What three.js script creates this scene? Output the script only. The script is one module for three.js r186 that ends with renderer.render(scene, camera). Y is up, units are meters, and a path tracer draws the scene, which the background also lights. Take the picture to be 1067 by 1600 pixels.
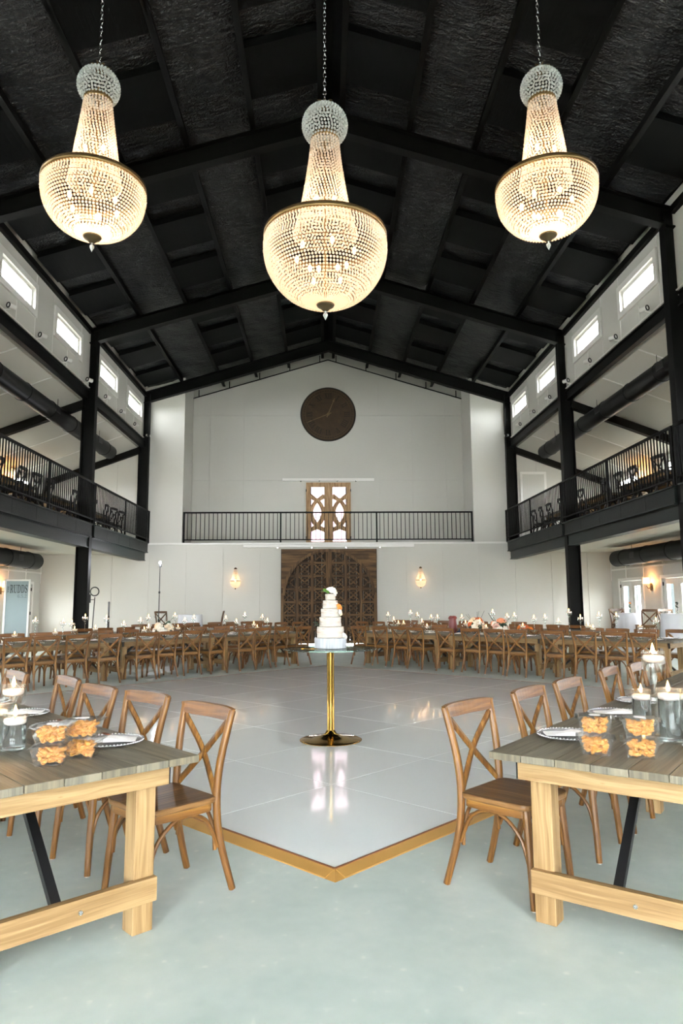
import * as THREE from 'three';
import { RoundedBoxGeometry } from 'three/addons/geometries/RoundedBoxGeometry.js';
import { mergeGeometries } from 'three/addons/utils/BufferGeometryUtils.js';

// ---------------------------------------------------------------- camera, sky, exposure
const scene = new THREE.Scene();
const camera = new THREE.PerspectiveCamera(2 * Math.atan(800 / 1080) * 180 / Math.PI, 1067 / 1600, 0.05, 300);
camera.position.set(-0.15, 1.42, 0);
camera.rotation.order = 'YXZ';
camera.rotation.set(7.4818 * Math.PI / 180, -1.4392 * Math.PI / 180, -0.35 * Math.PI / 180);
const SKY = 40;                                              // an even, bright overcast
scene.background = new THREE.Color(0.93, 0.975, 1.0);
scene.backgroundIntensity = SKY;
const renderer = new THREE.WebGLRenderer({ antialias: true });
renderer.toneMapping = THREE.LinearToneMapping;
renderer.toneMappingExposure = 1.0;
renderer.shadowMap.enabled = true;
const CANDLE = 0.035, BULB = 0.27, SCONCE = 0.8, FLASH = 9;

// ---------------------------------------------------------------- helpers
const rng = (s) => () => { s = (s + 0x6d2b79f5) | 0; let t = Math.imul(s ^ (s >>> 15), 1 | s); t = (t + Math.imul(t ^ (t >>> 7), 61 | t)) ^ t; return ((t ^ (t >>> 14)) >>> 0) / 4294967296; };
const R = rng(7);
const V = (x, y, z) => new THREE.Vector3(x, y, z);
const ORD = ['first', 'second', 'third', 'fourth', 'fifth', 'sixth', 'seventh', 'eighth', 'ninth', 'tenth', 'eleventh', 'twelfth', 'thirteenth', 'fourteenth', 'fifteenth', 'sixteenth', 'seventeenth', 'eighteenth', 'nineteenth', 'twentieth', 'twenty-first', 'twenty-second', 'twenty-third', 'twenty-fourth', 'twenty-fifth', 'twenty-sixth', 'twenty-seventh', 'twenty-eighth', 'twenty-ninth', 'thirtieth', 'thirty-first', 'thirty-second'];
const used = new Map();
function numbered(n) { const k = used.get(n) ?? 0; used.set(n, k + 1); return k ? n + '_' + String(k).padStart(3, '0') : n; }
function merge(list) {
  list = [].concat(list).flat(9).map((g) => { const h = g.index ? g.toNonIndexed() : g; for (const k of Object.keys(h.attributes)) if (!['position', 'normal', 'uv'].includes(k)) h.deleteAttribute(k); return h; });
  return list.length === 1 ? list[0] : mergeGeometries(list);
}
const asGeo = (g) => (Array.isArray(g) ? merge(g) : g);
function mesh(name, g, m) { const o = new THREE.Mesh(asGeo(g), m); o.name = name; o.castShadow = o.receiveShadow = true; return o; }
function part(parent, name, g, m, extra) { const o = mesh(name, g, m); parent.add(o); if (extra) Object.assign(o.userData, extra); return o; }
function tag(o, label, category, group) { o.userData.label = label; if (category) o.userData.category = category; if (group) o.userData.group = group; return o; }
function thing(name, label, category, [x, y, d] = [0, 0, 0], turn = 0, group) {
  const o = new THREE.Group(); o.name = numbered(name); scene.add(o); o.position.set(x, y, -d); o.rotation.y = turn; return tag(o, label, category, group);
}
function solo(name, g, m, label, category, [x, y, d] = [0, 0, 0], turn = 0, group) {
  const o = mesh(numbered(name), g, m); scene.add(o); o.position.set(x, y, -d); o.rotation.y = turn; return tag(o, label, category, group);
}
function dup(root, [x, y, d], turn, label, group) {
  const r = root.clone(); r.name = numbered(root.name.replace(/_\d{3}$/, '')); r.userData = { ...root.userData, label }; if (group) r.userData.group = group;
  r.position.set(x, y, -d); r.rotation.set(0, turn, 0); scene.add(r); return r;
}
function structure(name, g, m) { const o = g ? mesh(numbered(name), g, m) : new THREE.Group(); if (!g) o.name = numbered(name); o.userData.kind = 'structure'; scene.add(o); return o; }
function pointLight(parent, x, y, z, color, i, rad = 1) { const l = new THREE.PointLight(color, i); l.position.set(x, y, z); l.castShadow = true; l.shadow.radius = rad; l.name = 'lamp_light'; parent.add(l); return l; }

// box by extents; d is depth from the camera (z = -d)
function bx(x0, x1, y0, y1, d0, d1) { const g = new THREE.BoxGeometry(x1 - x0, y1 - y0, d1 - d0); g.translate((x0 + x1) / 2, (y0 + y1) / 2, -(d0 + d1) / 2); return g; }
function box(w, h, l, x = 0, y = 0, z = 0) { const g = new THREE.BoxGeometry(w, h, l); g.translate(x, y, z); return g; }
function rbox(w, h, l, x = 0, y = 0, z = 0, r = 0.004) { const g = new RoundedBoxGeometry(w, h, l, 1, Math.min(r, w / 2.1, h / 2.1, l / 2.1)); g.translate(x, y, z); return g; }
// texture coordinates in metres, the grain (u) along one axis
function gr(g, axis = 'x', off = 0) {
  g = g.index ? g.toNonIndexed() : g; const p = g.attributes.position, n = g.attributes.normal, uv = new Float32Array(p.count * 2), k = { x: 0, y: 1, z: 2 }[axis], o = [0, 1, 2].filter((i) => i !== k);
  for (let i = 0; i < p.count; i += 3) {
    const nn = [0, 0, 0]; for (let j = 0; j < 3; j++) { nn[0] += Math.abs(n.getX(i + j)); nn[1] += Math.abs(n.getY(i + j)); nn[2] += Math.abs(n.getZ(i + j)); }
    const big = nn.indexOf(Math.max(...nn)); let u = k, v; if (big === k) { u = o[0]; v = o[1]; } else v = o.find((a) => a !== big);
    for (let j = 0; j < 3; j++) { uv[(i + j) * 2] = p.getComponent(i + j, u) + off * 1.37; uv[(i + j) * 2 + 1] = p.getComponent(i + j, v) + off; }
  }
  g.setAttribute('uv', new THREE.BufferAttribute(uv, 2)); return g;
}
// tube through points with a radius at each, ends capped
function tube(pts, rad, seg = 8, n = 12, flat = 1, up = null) {
  const c = new THREE.CatmullRomCurve3(pts.map((p) => V(...p))), rr = Array.isArray(rad) ? rad : [rad, rad], fr = c.computeFrenetFrames(n, false), pos = [], idx = [], uv = [], len = c.getLength();
  for (let i = 0; i <= n; i++) {
    const t = i / n, p = c.getPointAt(t), f = t * (rr.length - 1), k = Math.min(rr.length - 2, Math.floor(f)), r = rr[k] + (rr[k + 1] - rr[k]) * (f - k);
    let N = fr.normals[i], B = fr.binormals[i];
    if (up) { B = V(...up).cross(fr.tangents[i]).normalize(); N = fr.tangents[i].clone().cross(B).normalize(); }
    for (let j = 0; j <= seg; j++) { const a = (j / seg) * 2 * Math.PI, q = p.clone().addScaledVector(N, Math.cos(a) * r * flat).addScaledVector(B, Math.sin(a) * r); pos.push(q.x, q.y, q.z); uv.push(t * len, (j / seg) * 2 * Math.PI * r); }
  }
  const w = seg + 1;
  for (let i = 0; i < n; i++) for (let j = 0; j < seg; j++) { const a = i * w + j; idx.push(a, a + 1, a + w, a + 1, a + w + 1, a + w); }
  for (const e of [0, n]) { const at = pos.length / 3, p = c.getPointAt(e / n); pos.push(p.x, p.y, p.z); uv.push(0, 0); for (let j = 0; j < seg; j++) e ? idx.push(at, e * w + j, e * w + j + 1) : idx.push(at, j + 1, j); }
  const g = new THREE.BufferGeometry(); g.setAttribute('position', new THREE.Float32BufferAttribute(pos, 3)); g.setAttribute('uv', new THREE.Float32BufferAttribute(uv, 2)); g.setIndex(idx); g.computeVertexNormals(); return g;
}
function bar(a, b, w, h, up = V(0, 1, 0)) { // square bar between two points
  const A = V(...a), B = V(...b), d = B.clone().sub(A), g = new THREE.BoxGeometry(w, h, d.length()), z = d.clone().normalize(), x = up.clone().cross(z).normalize(), y = z.clone().cross(x);
  const m = new THREE.Matrix4().makeBasis(x, y, z); m.setPosition(A.add(B).multiplyScalar(0.5)); return g.applyMatrix4(m);
}
const lathe = (pts, seg = 32) => new THREE.LatheGeometry(pts.map((p) => new THREE.Vector2(...p)), seg);
const cyl = (r0, r1, h, x, y, z, seg = 20) => { const g = new THREE.CylinderGeometry(r0, r1, h, seg); g.translate(x, y, z); return g; };
const sph = (r, x, y, z, a = 10, b = 8) => { const g = new THREE.SphereGeometry(r, a, b); g.translate(x, y, z); return g; };
function extrude(poly, depth, bevel = 0) {
  const s = new THREE.Shape(poly.map((p) => new THREE.Vector2(...p)));
  return new THREE.ExtrudeGeometry(s, { depth, bevelEnabled: bevel > 0, bevelSize: bevel, bevelThickness: bevel, bevelSegments: 1, curveSegments: 10, steps: 1 });
}

// ---------------------------------------------------------------- noise and textures
function lattice(seed) { const r = rng(seed), t = new Float32Array(65536); for (let i = 0; i < 65536; i++) t[i] = r(); return t; }
const LT = lattice(11);
function pn(x, y, px, py, s = 0) { // periodic value noise
  const x0 = Math.floor(x), y0 = Math.floor(y), fx = x - x0, fy = y - y0, sx = fx * fx * (3 - 2 * fx), sy = fy * fy * (3 - 2 * fy), h = (i, j) => LT[((((i % px) + px) % px) * 131 + (((j % py) + py) % py) * 7919 + s * 977) & 65535];
  const a = h(x0, y0), b = h(x0 + 1, y0), c = h(x0, y0 + 1), d = h(x0 + 1, y0 + 1); return a + (b - a) * sx + (c - a + (a - b - c + d) * sx) * sy;
}
function fbm(u, v, fx, fy, oct = 4, s = 0) { let a = 0, w = 0.5, t = 0; for (let i = 0; i < oct; i++) { a += w * pn(u * fx, v * fy, fx, fy, s + i * 13); t += w; w *= 0.5; fx *= 2; fy *= 2; } return a / t; }
function tex(w, h, f, srgb, rep = [1, 1]) {
  const data = new Uint8Array(w * h * 4);
  for (let y = 0; y < h; y++) for (let x = 0; x < w; x++) { const c = f(x / w, y / h), i = (y * w + x) * 4; if (typeof c === 'number') data[i] = data[i + 1] = data[i + 2] = Math.max(0, Math.min(255, c * 255)); else for (let k = 0; k < 3; k++) data[i + k] = Math.max(0, Math.min(255, c[k])); data[i + 3] = 255; }
  const t = new THREE.DataTexture(data, w, h, THREE.RGBAFormat); t.wrapS = t.wrapT = THREE.RepeatWrapping; t.magFilter = THREE.LinearFilter; t.minFilter = THREE.LinearMipmapLinearFilter; t.generateMipmaps = true; if (srgb) t.colorSpace = THREE.SRGBColorSpace; t.repeat.set(...rep); t.needsUpdate = true; return t;
}
const mix3 = (a, b, t) => [a[0] + (b[0] - a[0]) * t, a[1] + (b[1] - a[1]) * t, a[2] + (b[2] - a[2]) * t];
const sat = (x) => Math.max(0, Math.min(1, x));
function woodTex(dark, mid, light, s, rep = [1, 2], knots = 0) {
  return tex(512, 512, (u, v) => {
    const wob = (fbm(u, v, 3, 3, 3, s) - 0.5) * 0.09, grain = fbm(u, v + wob, 3, 48, 4, s + 5), wide = fbm(u, v + wob, 2, 9, 3, s + 9), fine = fbm(u, v, 10, 180, 2, s + 17);
    let t = sat(0.5 + (grain - 0.5) * 1.5 + (wide - 0.5) * 1.3 + (fine - 0.5) * 0.5);
    if (knots) { const k = pn(u * 4, v * 6, 4, 6, s + 31); if (k > 0.93) t *= 0.55; }
    return t < 0.5 ? mix3(dark, mid, t * 2) : mix3(mid, light, t * 2 - 1);
  }, true, rep);
}
const std = (o) => new THREE.MeshStandardMaterial(o), phy = (o) => new THREE.MeshPhysicalMaterial(o);
const woodBump = tex(256, 256, (u, v) => fbm(u, v, 3, 60, 4, 77), false, [1, 2]);
const T = {
  chair: woodTex([112, 76, 38], [148, 106, 58], [176, 134, 82], 1),
  chairDark: woodTex([76, 50, 26], [104, 72, 38], [130, 94, 54], 2),
  top: woodTex([98, 94, 83], [116, 110, 96], [136, 128, 110], 3, [0.7, 1.6]),
  pine: woodTex([158, 128, 86], [182, 152, 108], [202, 174, 130], 4, [0.8, 1.6], 1),
  barn: woodTex([74, 56, 38], [104, 80, 55], [134, 108, 78], 5, [0.6, 1.2], 1),
  loft: woodTex([116, 86, 56], [164, 130, 92], [196, 164, 122], 6, [1, 2]),
};
const concrete = tex(1024, 1024, (u, v) => {
  const a = fbm(u, v, 4, 4, 5, 40), b = fbm(u, v, 16, 16, 4, 51), c = fbm(u, v, 90, 90, 2, 63);
  let t = sat(0.5 + (a - 0.5) * 1.1 + (b - 0.5) * 0.6 + (c - 0.5) * 0.25), q = mix3([176, 192, 186], [212, 220, 213], t);
  if (c > 0.82) q = mix3(q, [236, 236, 226], (c - 0.82) * 3); return q;
}, true, [1 / 4.5, 1 / 4.5]);
const concreteR = tex(512, 512, (u, v) => 0.46 + 0.3 * fbm(u, v, 6, 6, 4, 70), false, [1 / 4.5, 1 / 4.5]);
const foamBump = tex(1024, 1024, (u, v) => { const a = fbm(u, v + (fbm(u, v, 5, 5, 2, 80) - 0.5) * 0.06, 10, 36, 4, 81), b = fbm(u, v, 70, 100, 3, 90); return 0.6 * a + 0.4 * b; }, false, [1 / 1.9, 1 / 1.9]);
const panelBump = tex(512, 512, (u, v) => 0.5 + 0.22 * (fbm(u, v, 100, 3, 2, 101) - 0.5) + 0.3 * (fbm(u, v, 24, 24, 3, 102) - 0.5), false, [0.8, 0.8]);
const linen = tex(128, 128, (u, v) => 0.5 + 0.25 * Math.sin(u * 200.96) * Math.cos(v * 200.96) + 0.2 * (fbm(u, v, 30, 30, 2, 111) - 0.5), false, [12, 12]);

const M = {
  white: std({ color: 0xcccac1, roughness: 0.55, bumpMap: panelBump, bumpScale: 0.003 }),
  whiteTrim: std({ color: 0xeceae4, roughness: 0.4 }),
  ceil: std({ color: 0xc9c6ba, roughness: 0.6, bumpMap: panelBump, bumpScale: 0.003 }),
  steel: phy({ color: 0x0a0a09, roughness: 0.5, specularIntensity: 0.25 }),
  fascia: phy({ color: 0x161f1e, roughness: 0.4, specularIntensity: 0.5 }),
  fasciaBoard: phy({ color: 0x121817, specularIntensity: 0.5, roughness: 0.5, bumpMap: panelBump, bumpScale: 0.006 }),
  foam: phy({ color: 0x0c0f11, roughness: 0.32, specularIntensity: 1, bumpMap: foamBump, bumpScale: 0.055 }),
  foil: phy({ color: 0x040505, roughness: 0.65, specularIntensity: 0.25, bumpMap: panelBump, bumpScale: 0.004 }),
  duct: phy({ color: 0x0b0b0b, roughness: 0.45, specularIntensity: 0.4 }),
  floor: std({ map: concrete, roughnessMap: concreteR, roughness: 0.75 }),
  tile: phy({ color: 0xeff5f5, roughness: 0.06 }),
  goldTrim: std({ color: 0xc99c55, roughness: 0.42, metalness: 0.5 }),
  goldEdge: std({ color: 0x8a5a3c, roughness: 0.5, metalness: 0.4 }),
  brass: std({ color: 0xb9924a, roughness: 0.1, metalness: 1 }),
  bronze: std({ color: 0x8d734b, roughness: 0.38, metalness: 0.85 }),
  darkBronze: std({ color: 0x5d5037, roughness: 0.45, metalness: 0.7 }),
  chrome: std({ color: 0xd0d0d0, roughness: 0.25, metalness: 1 }),
  chair: std({ map: T.chair, color: 0xd6caa6, bumpMap: woodBump, bumpScale: 0.0015, roughness: 0.42 }),
  chairRail: std({ map: T.chair, color: 0xc6b283, bumpMap: woodBump, bumpScale: 0.0015, roughness: 0.38 }),
  chairSeat: std({ map: T.chairDark, bumpMap: woodBump, bumpScale: 0.0015, roughness: 0.36 }),
  chairBlack: std({ color: 0x1d1814, roughness: 0.5 }),
  top: std({ map: T.top, color: 0xf4f4f0, bumpMap: woodBump, bumpScale: 0.002, roughness: 0.45 }),
  top2: std({ map: T.top, color: 0xeae6dc, bumpMap: woodBump, bumpScale: 0.002, roughness: 0.45 }),
  pine: std({ map: T.pine, color: 0xd4cdc2, bumpMap: woodBump, bumpScale: 0.0015, roughness: 0.55 }),
  black: std({ color: 0x0d0d0e, roughness: 0.45 }),
  barn: std({ map: T.barn, color: 0xe0d6c2, bumpMap: woodBump, bumpScale: 0.004, roughness: 0.75 }),
  barnDark: std({ map: T.barn, color: 0x6f675a, bumpMap: woodBump, bumpScale: 0.004, roughness: 0.8 }),
  loft: std({ map: T.loft, bumpMap: woodBump, bumpScale: 0.002, roughness: 0.6 }),
  pane: phy({ color: 0xffffff, roughness: 0, transmission: 1, thickness: 0, ior: 1.45 }),
  paneLoft: phy({ color: 0x9c9093, roughness: 0, transmission: 1, thickness: 0, ior: 1.45 }),
  glass: phy({ color: 0xf6fbfa, roughness: 0, transmission: 0.96, thickness: 0, ior: 1.5 }),
  tableGlass: phy({ color: 0xc4d6d0, roughness: 0.02, transmission: 1, thickness: 0, ior: 1.5 }),
  water: phy({ color: 0xf4fafa, roughness: 0, transmission: 1, thickness: 0, ior: 1.33 }),
  waterSolid: phy({ color: 0xfafdfd, roughness: 0, transmission: 1, thickness: 0.05, ior: 1.33 }),
  plastic: phy({ color: 0xf6f8f8, roughness: 0.05, transmission: 0.96, thickness: 0, ior: 1.5 }),
  wax: phy({ color: 0xf4ece6, roughness: 0.5, transmission: 0.25, thickness: 0 }),
  flame: std({ color: 0xffd9a0, emissive: 0xffc878, emissiveIntensity: 12 }),
  bulb: std({ color: 0xffe2b0, emissive: 0xffd9a0, emissiveIntensity: 9 }),
  crystal: phy({ color: 0xfff6ea, roughness: 0.8, transmission: 0.7, thickness: 0, ior: 1.6 }),
  crystalCool: phy({ color: 0xe4e9e6, roughness: 0.3, transmission: 0.4, thickness: 0, ior: 1.6 }),
  linen: std({ color: 0xf1eeea, roughness: 0.85, bumpMap: linen, bumpScale: 0.001 }),
  linenCool: std({ color: 0xe3e5ea, roughness: 0.8, bumpMap: linen, bumpScale: 0.001 }),
  silver: std({ color: 0xd9dbdc, roughness: 0.22, metalness: 0.8 }),
  shade: phy({ color: 0xfff4e2, roughness: 0.9, transmission: 0.5, thickness: 0, emissive: 0xffdcae, emissiveIntensity: 0.9 }),
  grey: std({ color: 0x6a6d6f, roughness: 0.5 }),
  ground: std({ color: 0x9a9c92, roughness: 0.95 }),
};
const WARM = 0xffe4c8;

// ---------------------------------------------------------------- the building
const HB = 23.1, FR = [23.1, 17.55, 11.75, 5.95, 0.15, -5.65], REC = 24.6, REAR = -5.75, roofY = (x) => 10.05 - 0.3 * Math.abs(x), deckY = (x) => roofY(x) + 0.58;
structure('floor', gr(bx(-9.75, 9.75, -0.3, 0, REAR - 0.1, 23.3), 'x'), M.floor);
structure('ground_outside', bx(-60, 60, -0.9, -0.32, -60, 90), M.ground);

// a wall along the depth axis with openings
function holes(u0, u1, v0, v1, ops) {
  const cuts = [...new Set([u0, u1, ...ops.flatMap((o) => [o[0], o[1]])])].filter((c) => c >= u0 && c <= u1).sort((a, b) => a - b), out = [];
  for (let i = 0; i + 1 < cuts.length; i++) {
    const a = cuts[i], b = cuts[i + 1], m = (a + b) / 2, w = ops.filter((o) => o[0] < m && o[1] > m).sort((p, q) => p[2] - q[2]); let y = v0;
    for (const o of w) { if (o[2] > y) out.push([a, b, y, o[2]]); y = o[3]; }
    if (y < v1) out.push([a, b, y, v1]);
  }
  return out;
}
const clipRoof = (x0, x1, y0, y1, lift) => { // rectangle cut by the roof line
  const yl = (x) => roofY(x) + lift, pts = [[x0, y0], [x1, y0]], xs = [x1]; if (x0 < 0 && x1 > 0) xs.push(0); xs.push(x0);
  if (xs.every((x) => yl(x) >= y1)) return [[x0, y0], [x1, y0], [x1, y1], [x0, y1]];
  if (xs.every((x) => yl(x) <= y0)) return null;
  for (const x of xs) pts.push([x, Math.max(y0 + 0.001, Math.min(y1, yl(x)))]);
  if (Math.abs(x0) !== Math.abs(x1)) { const xc = (10.05 + lift - y1) / 0.3; for (const s of [xc, -xc]) if (s > x0 && s < x1) { const k = pts.findIndex((p, i) => i > 1 && p[0] < s); pts.splice(k, 0, [s, y1]); } }
  return pts;
};

let winN = 1, doorN = 1;
// ---- end wall, the piers and the loft recess
const endWall = structure('wall_back');
part(endWall, 'wall_core', [bx(-9.7, -4.9, 0, 3.38, HB + 0.01, HB + 0.25), ...holes(-4.9, 4.9, 0, 3.1, [[-1.4, 1.4, 0, 0.3]]).map((r) => bx(r[0], r[1], r[2], r[3], HB + 0.01, HB + 0.25)), bx(4.9, 9.7, 0, 3.38, HB + 0.01, HB + 0.25), bx(-9.7, -6.1, 3.38, 6.9, HB + 0.01, HB + 0.25), bx(6.1, 9.7, 3.38, 6.9, HB + 0.01, HB + 0.25)], M.white);
part(endWall, 'loft_slab', bx(-4.9, 4.9, 3.1, 3.4, HB, REC + 0.1), M.white);
for (const s of [-1, 1]) {
  const poly = [[4.9, 3.38], [6.1, 3.38], [6.1, roofY(6.1) + 0.62], [4.9, roofY(4.9) + 0.62]].map((p) => [p[0] * s, p[1]]);
  const g = extrude(poly, REC + 0.1 - HB); g.translate(0, 0, -REC - 0.1); part(endWall, 'pier', gr(g, 'y'), M.white);
}
{
  const door = [[-0.72, 0.72, 3.5, 5.6]]; // opening of the loft door
  const pieces = holes(-4.9, 4.9, 3.38, 5.8, door).map((r) => bx(r[0], r[1], r[2], r[3], REC + 0.012, REC + 0.2));
  const up = extrude([[-4.9, 5.8], [4.9, 5.8], [4.9, roofY(4.9) + 0.68], [0, 10.73], [-4.9, roofY(4.9) + 0.68]], 0.188); up.translate(0, 0, -REC - 0.2);
  part(endWall, 'recess_wall', [...pieces, up], M.white); }
function panels(xs, ys, d, lift, skip) {
  for (let i = 0; i + 1 < xs.length; i++) for (let j = 0; j + 1 < ys.length; j++) {
    if (skip && skip(xs[i], xs[i + 1], ys[j], ys[j + 1])) continue;
    const q = 0.008, poly = clipRoof(xs[i] + q, xs[i + 1] - q, ys[j] + q, ys[j + 1] - q, lift); if (!poly) continue;
    const g = extrude(poly, 0.018); g.translate(0, 0, -d); part(endWall, 'wall_panel', gr(g, 'y', R()), M.white);
  }
}
const steps = (a, b, s, o = 0) => { const r = [a]; for (let x = Math.ceil((a - o) / s + 0.05) * s + o; x < b - 0.08; x += s) r.push(x); r.push(b); return r; };
panels([...steps(-9.5, 9.5, 1.22, 0.15).filter((x) => Math.abs(x) > 1.6), -1.58, 1.58].sort((a, b) => a - b), [0, 2.46, 3.36], HB + 0.01, 9, (a, b) => a > -1.6 && b < 1.6);
panels(steps(-4.9, 4.9, 1.22, 0.61), [3.4, 5.8, 8.2, 10.4], REC + 0.012, 0.28, (a, b, c, e) => a >= -0.7 && b <= 0.7 && c < 4);
panels([-9.5, -8.3, -7.1, -6.1], [3.4, 5.0, 6.8], HB + 0.01, 9); panels([6.1, 7.1, 8.3, 9.5], [3.4, 5.0, 6.8], HB + 0.01, 9);
{ const w = structure('door_' + doorN++); part(w, 'door_leaf', bx(6.62, 7.34, 3.44, 5.72, HB - 0.02, HB), M.white); part(w, 'door_frame', [bx(6.53, 6.61, 3.43, 5.82, HB - 0.03, HB), bx(7.35, 7.43, 3.43, 5.82, HB - 0.03, HB), bx(6.61, 7.35, 5.73, 5.82, HB - 0.03, HB)], M.whiteTrim); }
part(endWall, 'ledge_trim', bx(-6.0, 6.0, 3.37, 3.43, HB - 0.03, HB), M.whiteTrim);

// ---- long side walls, clerestory, balconies, aisle ceilings
function paneWindow(x, d0, d1, y0, y1, side, nBars = 0) { // framed window in a side wall, the room on the side towards x = 0
  const w = structure('window_' + winN++), t = 0.11, xa = x - side * 0.045, xb = x + side * 0.1, f = (a, b, c, e) => bx(Math.min(xa, xb), Math.max(xa, xb), c, e, a, b);
  for (const g of [f(d0 - t, d1 + t, y1 - 0.02, y1 + t), f(d0 - t, d1 + t, y0 - t, y0 + 0.02), f(d0 - t, d0 + 0.02, y0 + 0.02, y1 - 0.02), f(d1 - 0.02, d1 + t, y0 + 0.02, y1 - 0.02)]) part(w, 'window_frame', g, M.whiteTrim);
  const e = 0.085, q = (a, b, c, z) => bx(x + side * 0.04 - 0.02, x + side * 0.04 + 0.02, c, z, a, b);
  part(w, 'sash', [q(d0 + 0.02, d1 - 0.02, y0 + 0.02, y0 + e), q(d0 + 0.02, d1 - 0.02, y1 - e, y1 - 0.02), q(d0 + 0.02, d0 + e, y0 + e, y1 - e), q(d1 - e, d1 - 0.02, y0 + e, y1 - e)], M.whiteTrim);
  part(w, 'pane', bx(x + side * 0.04 - 0.003, x + side * 0.04 + 0.003, y0 + e, y1 - e, d0 + e, d1 - e), M.pane);
}
function glassDoor(x, d0, d1, y1, side) {
  const w = structure('door_' + doorN++), X = (a, b) => [Math.min(x + side * a, x + side * b), Math.max(x + side * a, x + side * b)];
  const b = (a, c, y0, yy, e, f) => { const [p, q] = X(a, c); return bx(p, q, y0, yy, e, f); };
  part(w, 'door_frame', [b(-0.03, 0.1, 0, y1 + 0.09, d0 - 0.09, d0), b(-0.03, 0.1, 0, y1 + 0.09, d1, d1 + 0.09), b(-0.03, 0.1, y1, y1 + 0.09, d0, d1)], M.whiteTrim);
  const m = (d0 + d1) / 2;
  for (const [a, c, hd] of [[d0 + 0.01, m - 0.005, m - 0.07], [m + 0.005, d1 - 0.01, m + 0.07]]) {
    const leaf = part(w, 'door_leaf', [b(0.01, 0.055, 0.01, 0.9, a, c), b(0.01, 0.055, y1 - 0.17, y1 - 0.01, a, c), b(0.01, 0.055, 0.9, y1 - 0.17, a, a + 0.2), b(0.01, 0.055, 0.9, y1 - 0.17, c - 0.2, c)], M.whiteTrim);
    part(leaf, 'pane', b(0.028, 0.036, 0.9, y1 - 0.17, a + 0.2, c - 0.2), M.pane);
    part(leaf, 'door_handle', b(-0.05, 0.01, 0.98, 1.06, hd - 0.015, hd + 0.015), M.black);
    const hy = hd > m ? c - 0.02 : a + 0.02; for (const y of [0.25, 1.1, 1.85]) part(leaf, 'hinge', b(-0.012, 0.012, y, y + 0.1, hy - 0.02, hy + 0.02), M.black);
  }
}
for (const [side, sn] of [[-1, 'left'], [1, 'right']]) {
  const S = (a, b) => [Math.min(side * a, side * b), Math.max(side * a, side * b)], sb = (a, b, y0, y1, d0, d1) => { const [p, q] = S(a, b); return bx(p, q, y0, y1, d0, d1); };
  // openings
  const low = [[20.85, 22.45, 0, 2.06], [18.0, 19.6, 0, 2.06]], high = [], clere = [];
  for (let i = 1; i < FR.length; i++) { const b = FR[i]; high.push([b + 0.15, b + 1.65, 4.6, 5.36], [b + 3.1, b + 4.6, 4.6, 5.36]); clere.push([b + 0.72, b + 2.28, 7.55, 8.05], [b + 3.44, b + 5.02, 7.55, 8.05]); if (i > 1) low.push([b + 0.5, b + 2.1, 0, 2.06], [b + 3.2, b + 4.8, 0, 2.06]); }
  const wall = structure('wall_' + sn);
  part(wall, 'wall_core', holes(REAR, HB + 0.25, 0, 5.95, [...low, ...high]).map((r) => sb(9.5, 9.72, r[2], r[3], r[0], r[1])), M.white);
  for (const d of steps(11, 23.1, 1.22)) part(wall, 'batten', sb(9.485, 9.5, 2.1, 3.05, d - 0.012, d + 0.012), M.whiteTrim);
  part(wall, 'picture_rail', sb(9.48, 9.5, 2.42, 2.47, 5, 23.1), M.whiteTrim);
  for (const o of low) glassDoor(side * 9.5, o[0], o[1], o[3], side);
  for (const o of high) paneWindow(side * 9.5, o[0], o[1], o[2], o[3], side);
  // clerestory
  const cl = structure('wall_clerestory_' + sn); part(cl, 'end_closure', sb(6.06, 6.5, 6.7, 9.0, HB + 0.01, HB + 0.25), M.white);
  part(cl, 'wall_core', holes(REAR, HB, 6.9, 8.88, clere).map((r) => gr(sb(6.26, 6.42, r[2], r[3], r[0], r[1]), 'z')), M.white);
  for (const o of clere) {
    paneWindow(side * 6.26, o[0], o[1], o[2], o[3], side);
    for (const d of [o[0] - 0.1, o[1] + 0.1]) part(cl, 'batten', sb(6.252, 6.262, 6.94, 8.4, d - 0.01, d + 0.01), M.whiteTrim);
    part(cl, 'batten', sb(6.252, 6.262, 6.94, 7.46, (o[0] + o[1]) / 2 - 0.01, (o[0] + o[1]) / 2 + 0.01), M.whiteTrim);
  }
  // long beams under the clerestory and at the eave
  for (let i = 0; i + 1 < FR.length; i++) {
    const a = FR[i + 1] + 0.1, b = FR[i] - 0.1;
    structure('beam_clerestory', [sb(6.19, 6.32, 6.88, 6.92, a, b), sb(6.19, 6.32, 6.64, 6.68, a, b), sb(6.23, 6.32, 6.68, 6.88, a, b)], M.steel);
    structure('beam_eave', [sb(6.17, 6.27, 8.42, 8.56, a, b)], M.steel);
    if (i < 3) {
      structure('beam_balcony', [sb(6.06, 6.3, 3.08, 3.1, a, b), sb(6.06, 6.3, 2.83, 2.85, a, b), sb(6.085, 6.105, 2.85, 3.08, a, b)], M.fascia);
      const fas = structure('trim_balcony_' + sn); let n = 5, w = (b - a) / n;
      for (let k = 0; k < n; k++) part(fas, 'fascia_board', gr(sb(6.0, 6.05, 3.12, 3.4, a + k * w + 0.004, a + (k + 1) * w - 0.004), 'y', R()), M.fasciaBoard);
      part(fas, 'ledge', sb(5.96, 6.06, 3.4, 3.43, a, b), M.fascia); part(fas, 'ledge', sb(5.98, 6.06, 3.095, 3.12, a, b), M.fascia);
    }
  }
  // balcony floor and the ceiling below it
  const bal = structure('floor_balcony_' + sn);
  part(bal, 'slab', sb(6.06, 9.5, 3.11, 3.42, REAR, HB), M.fasciaBoard);
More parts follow.
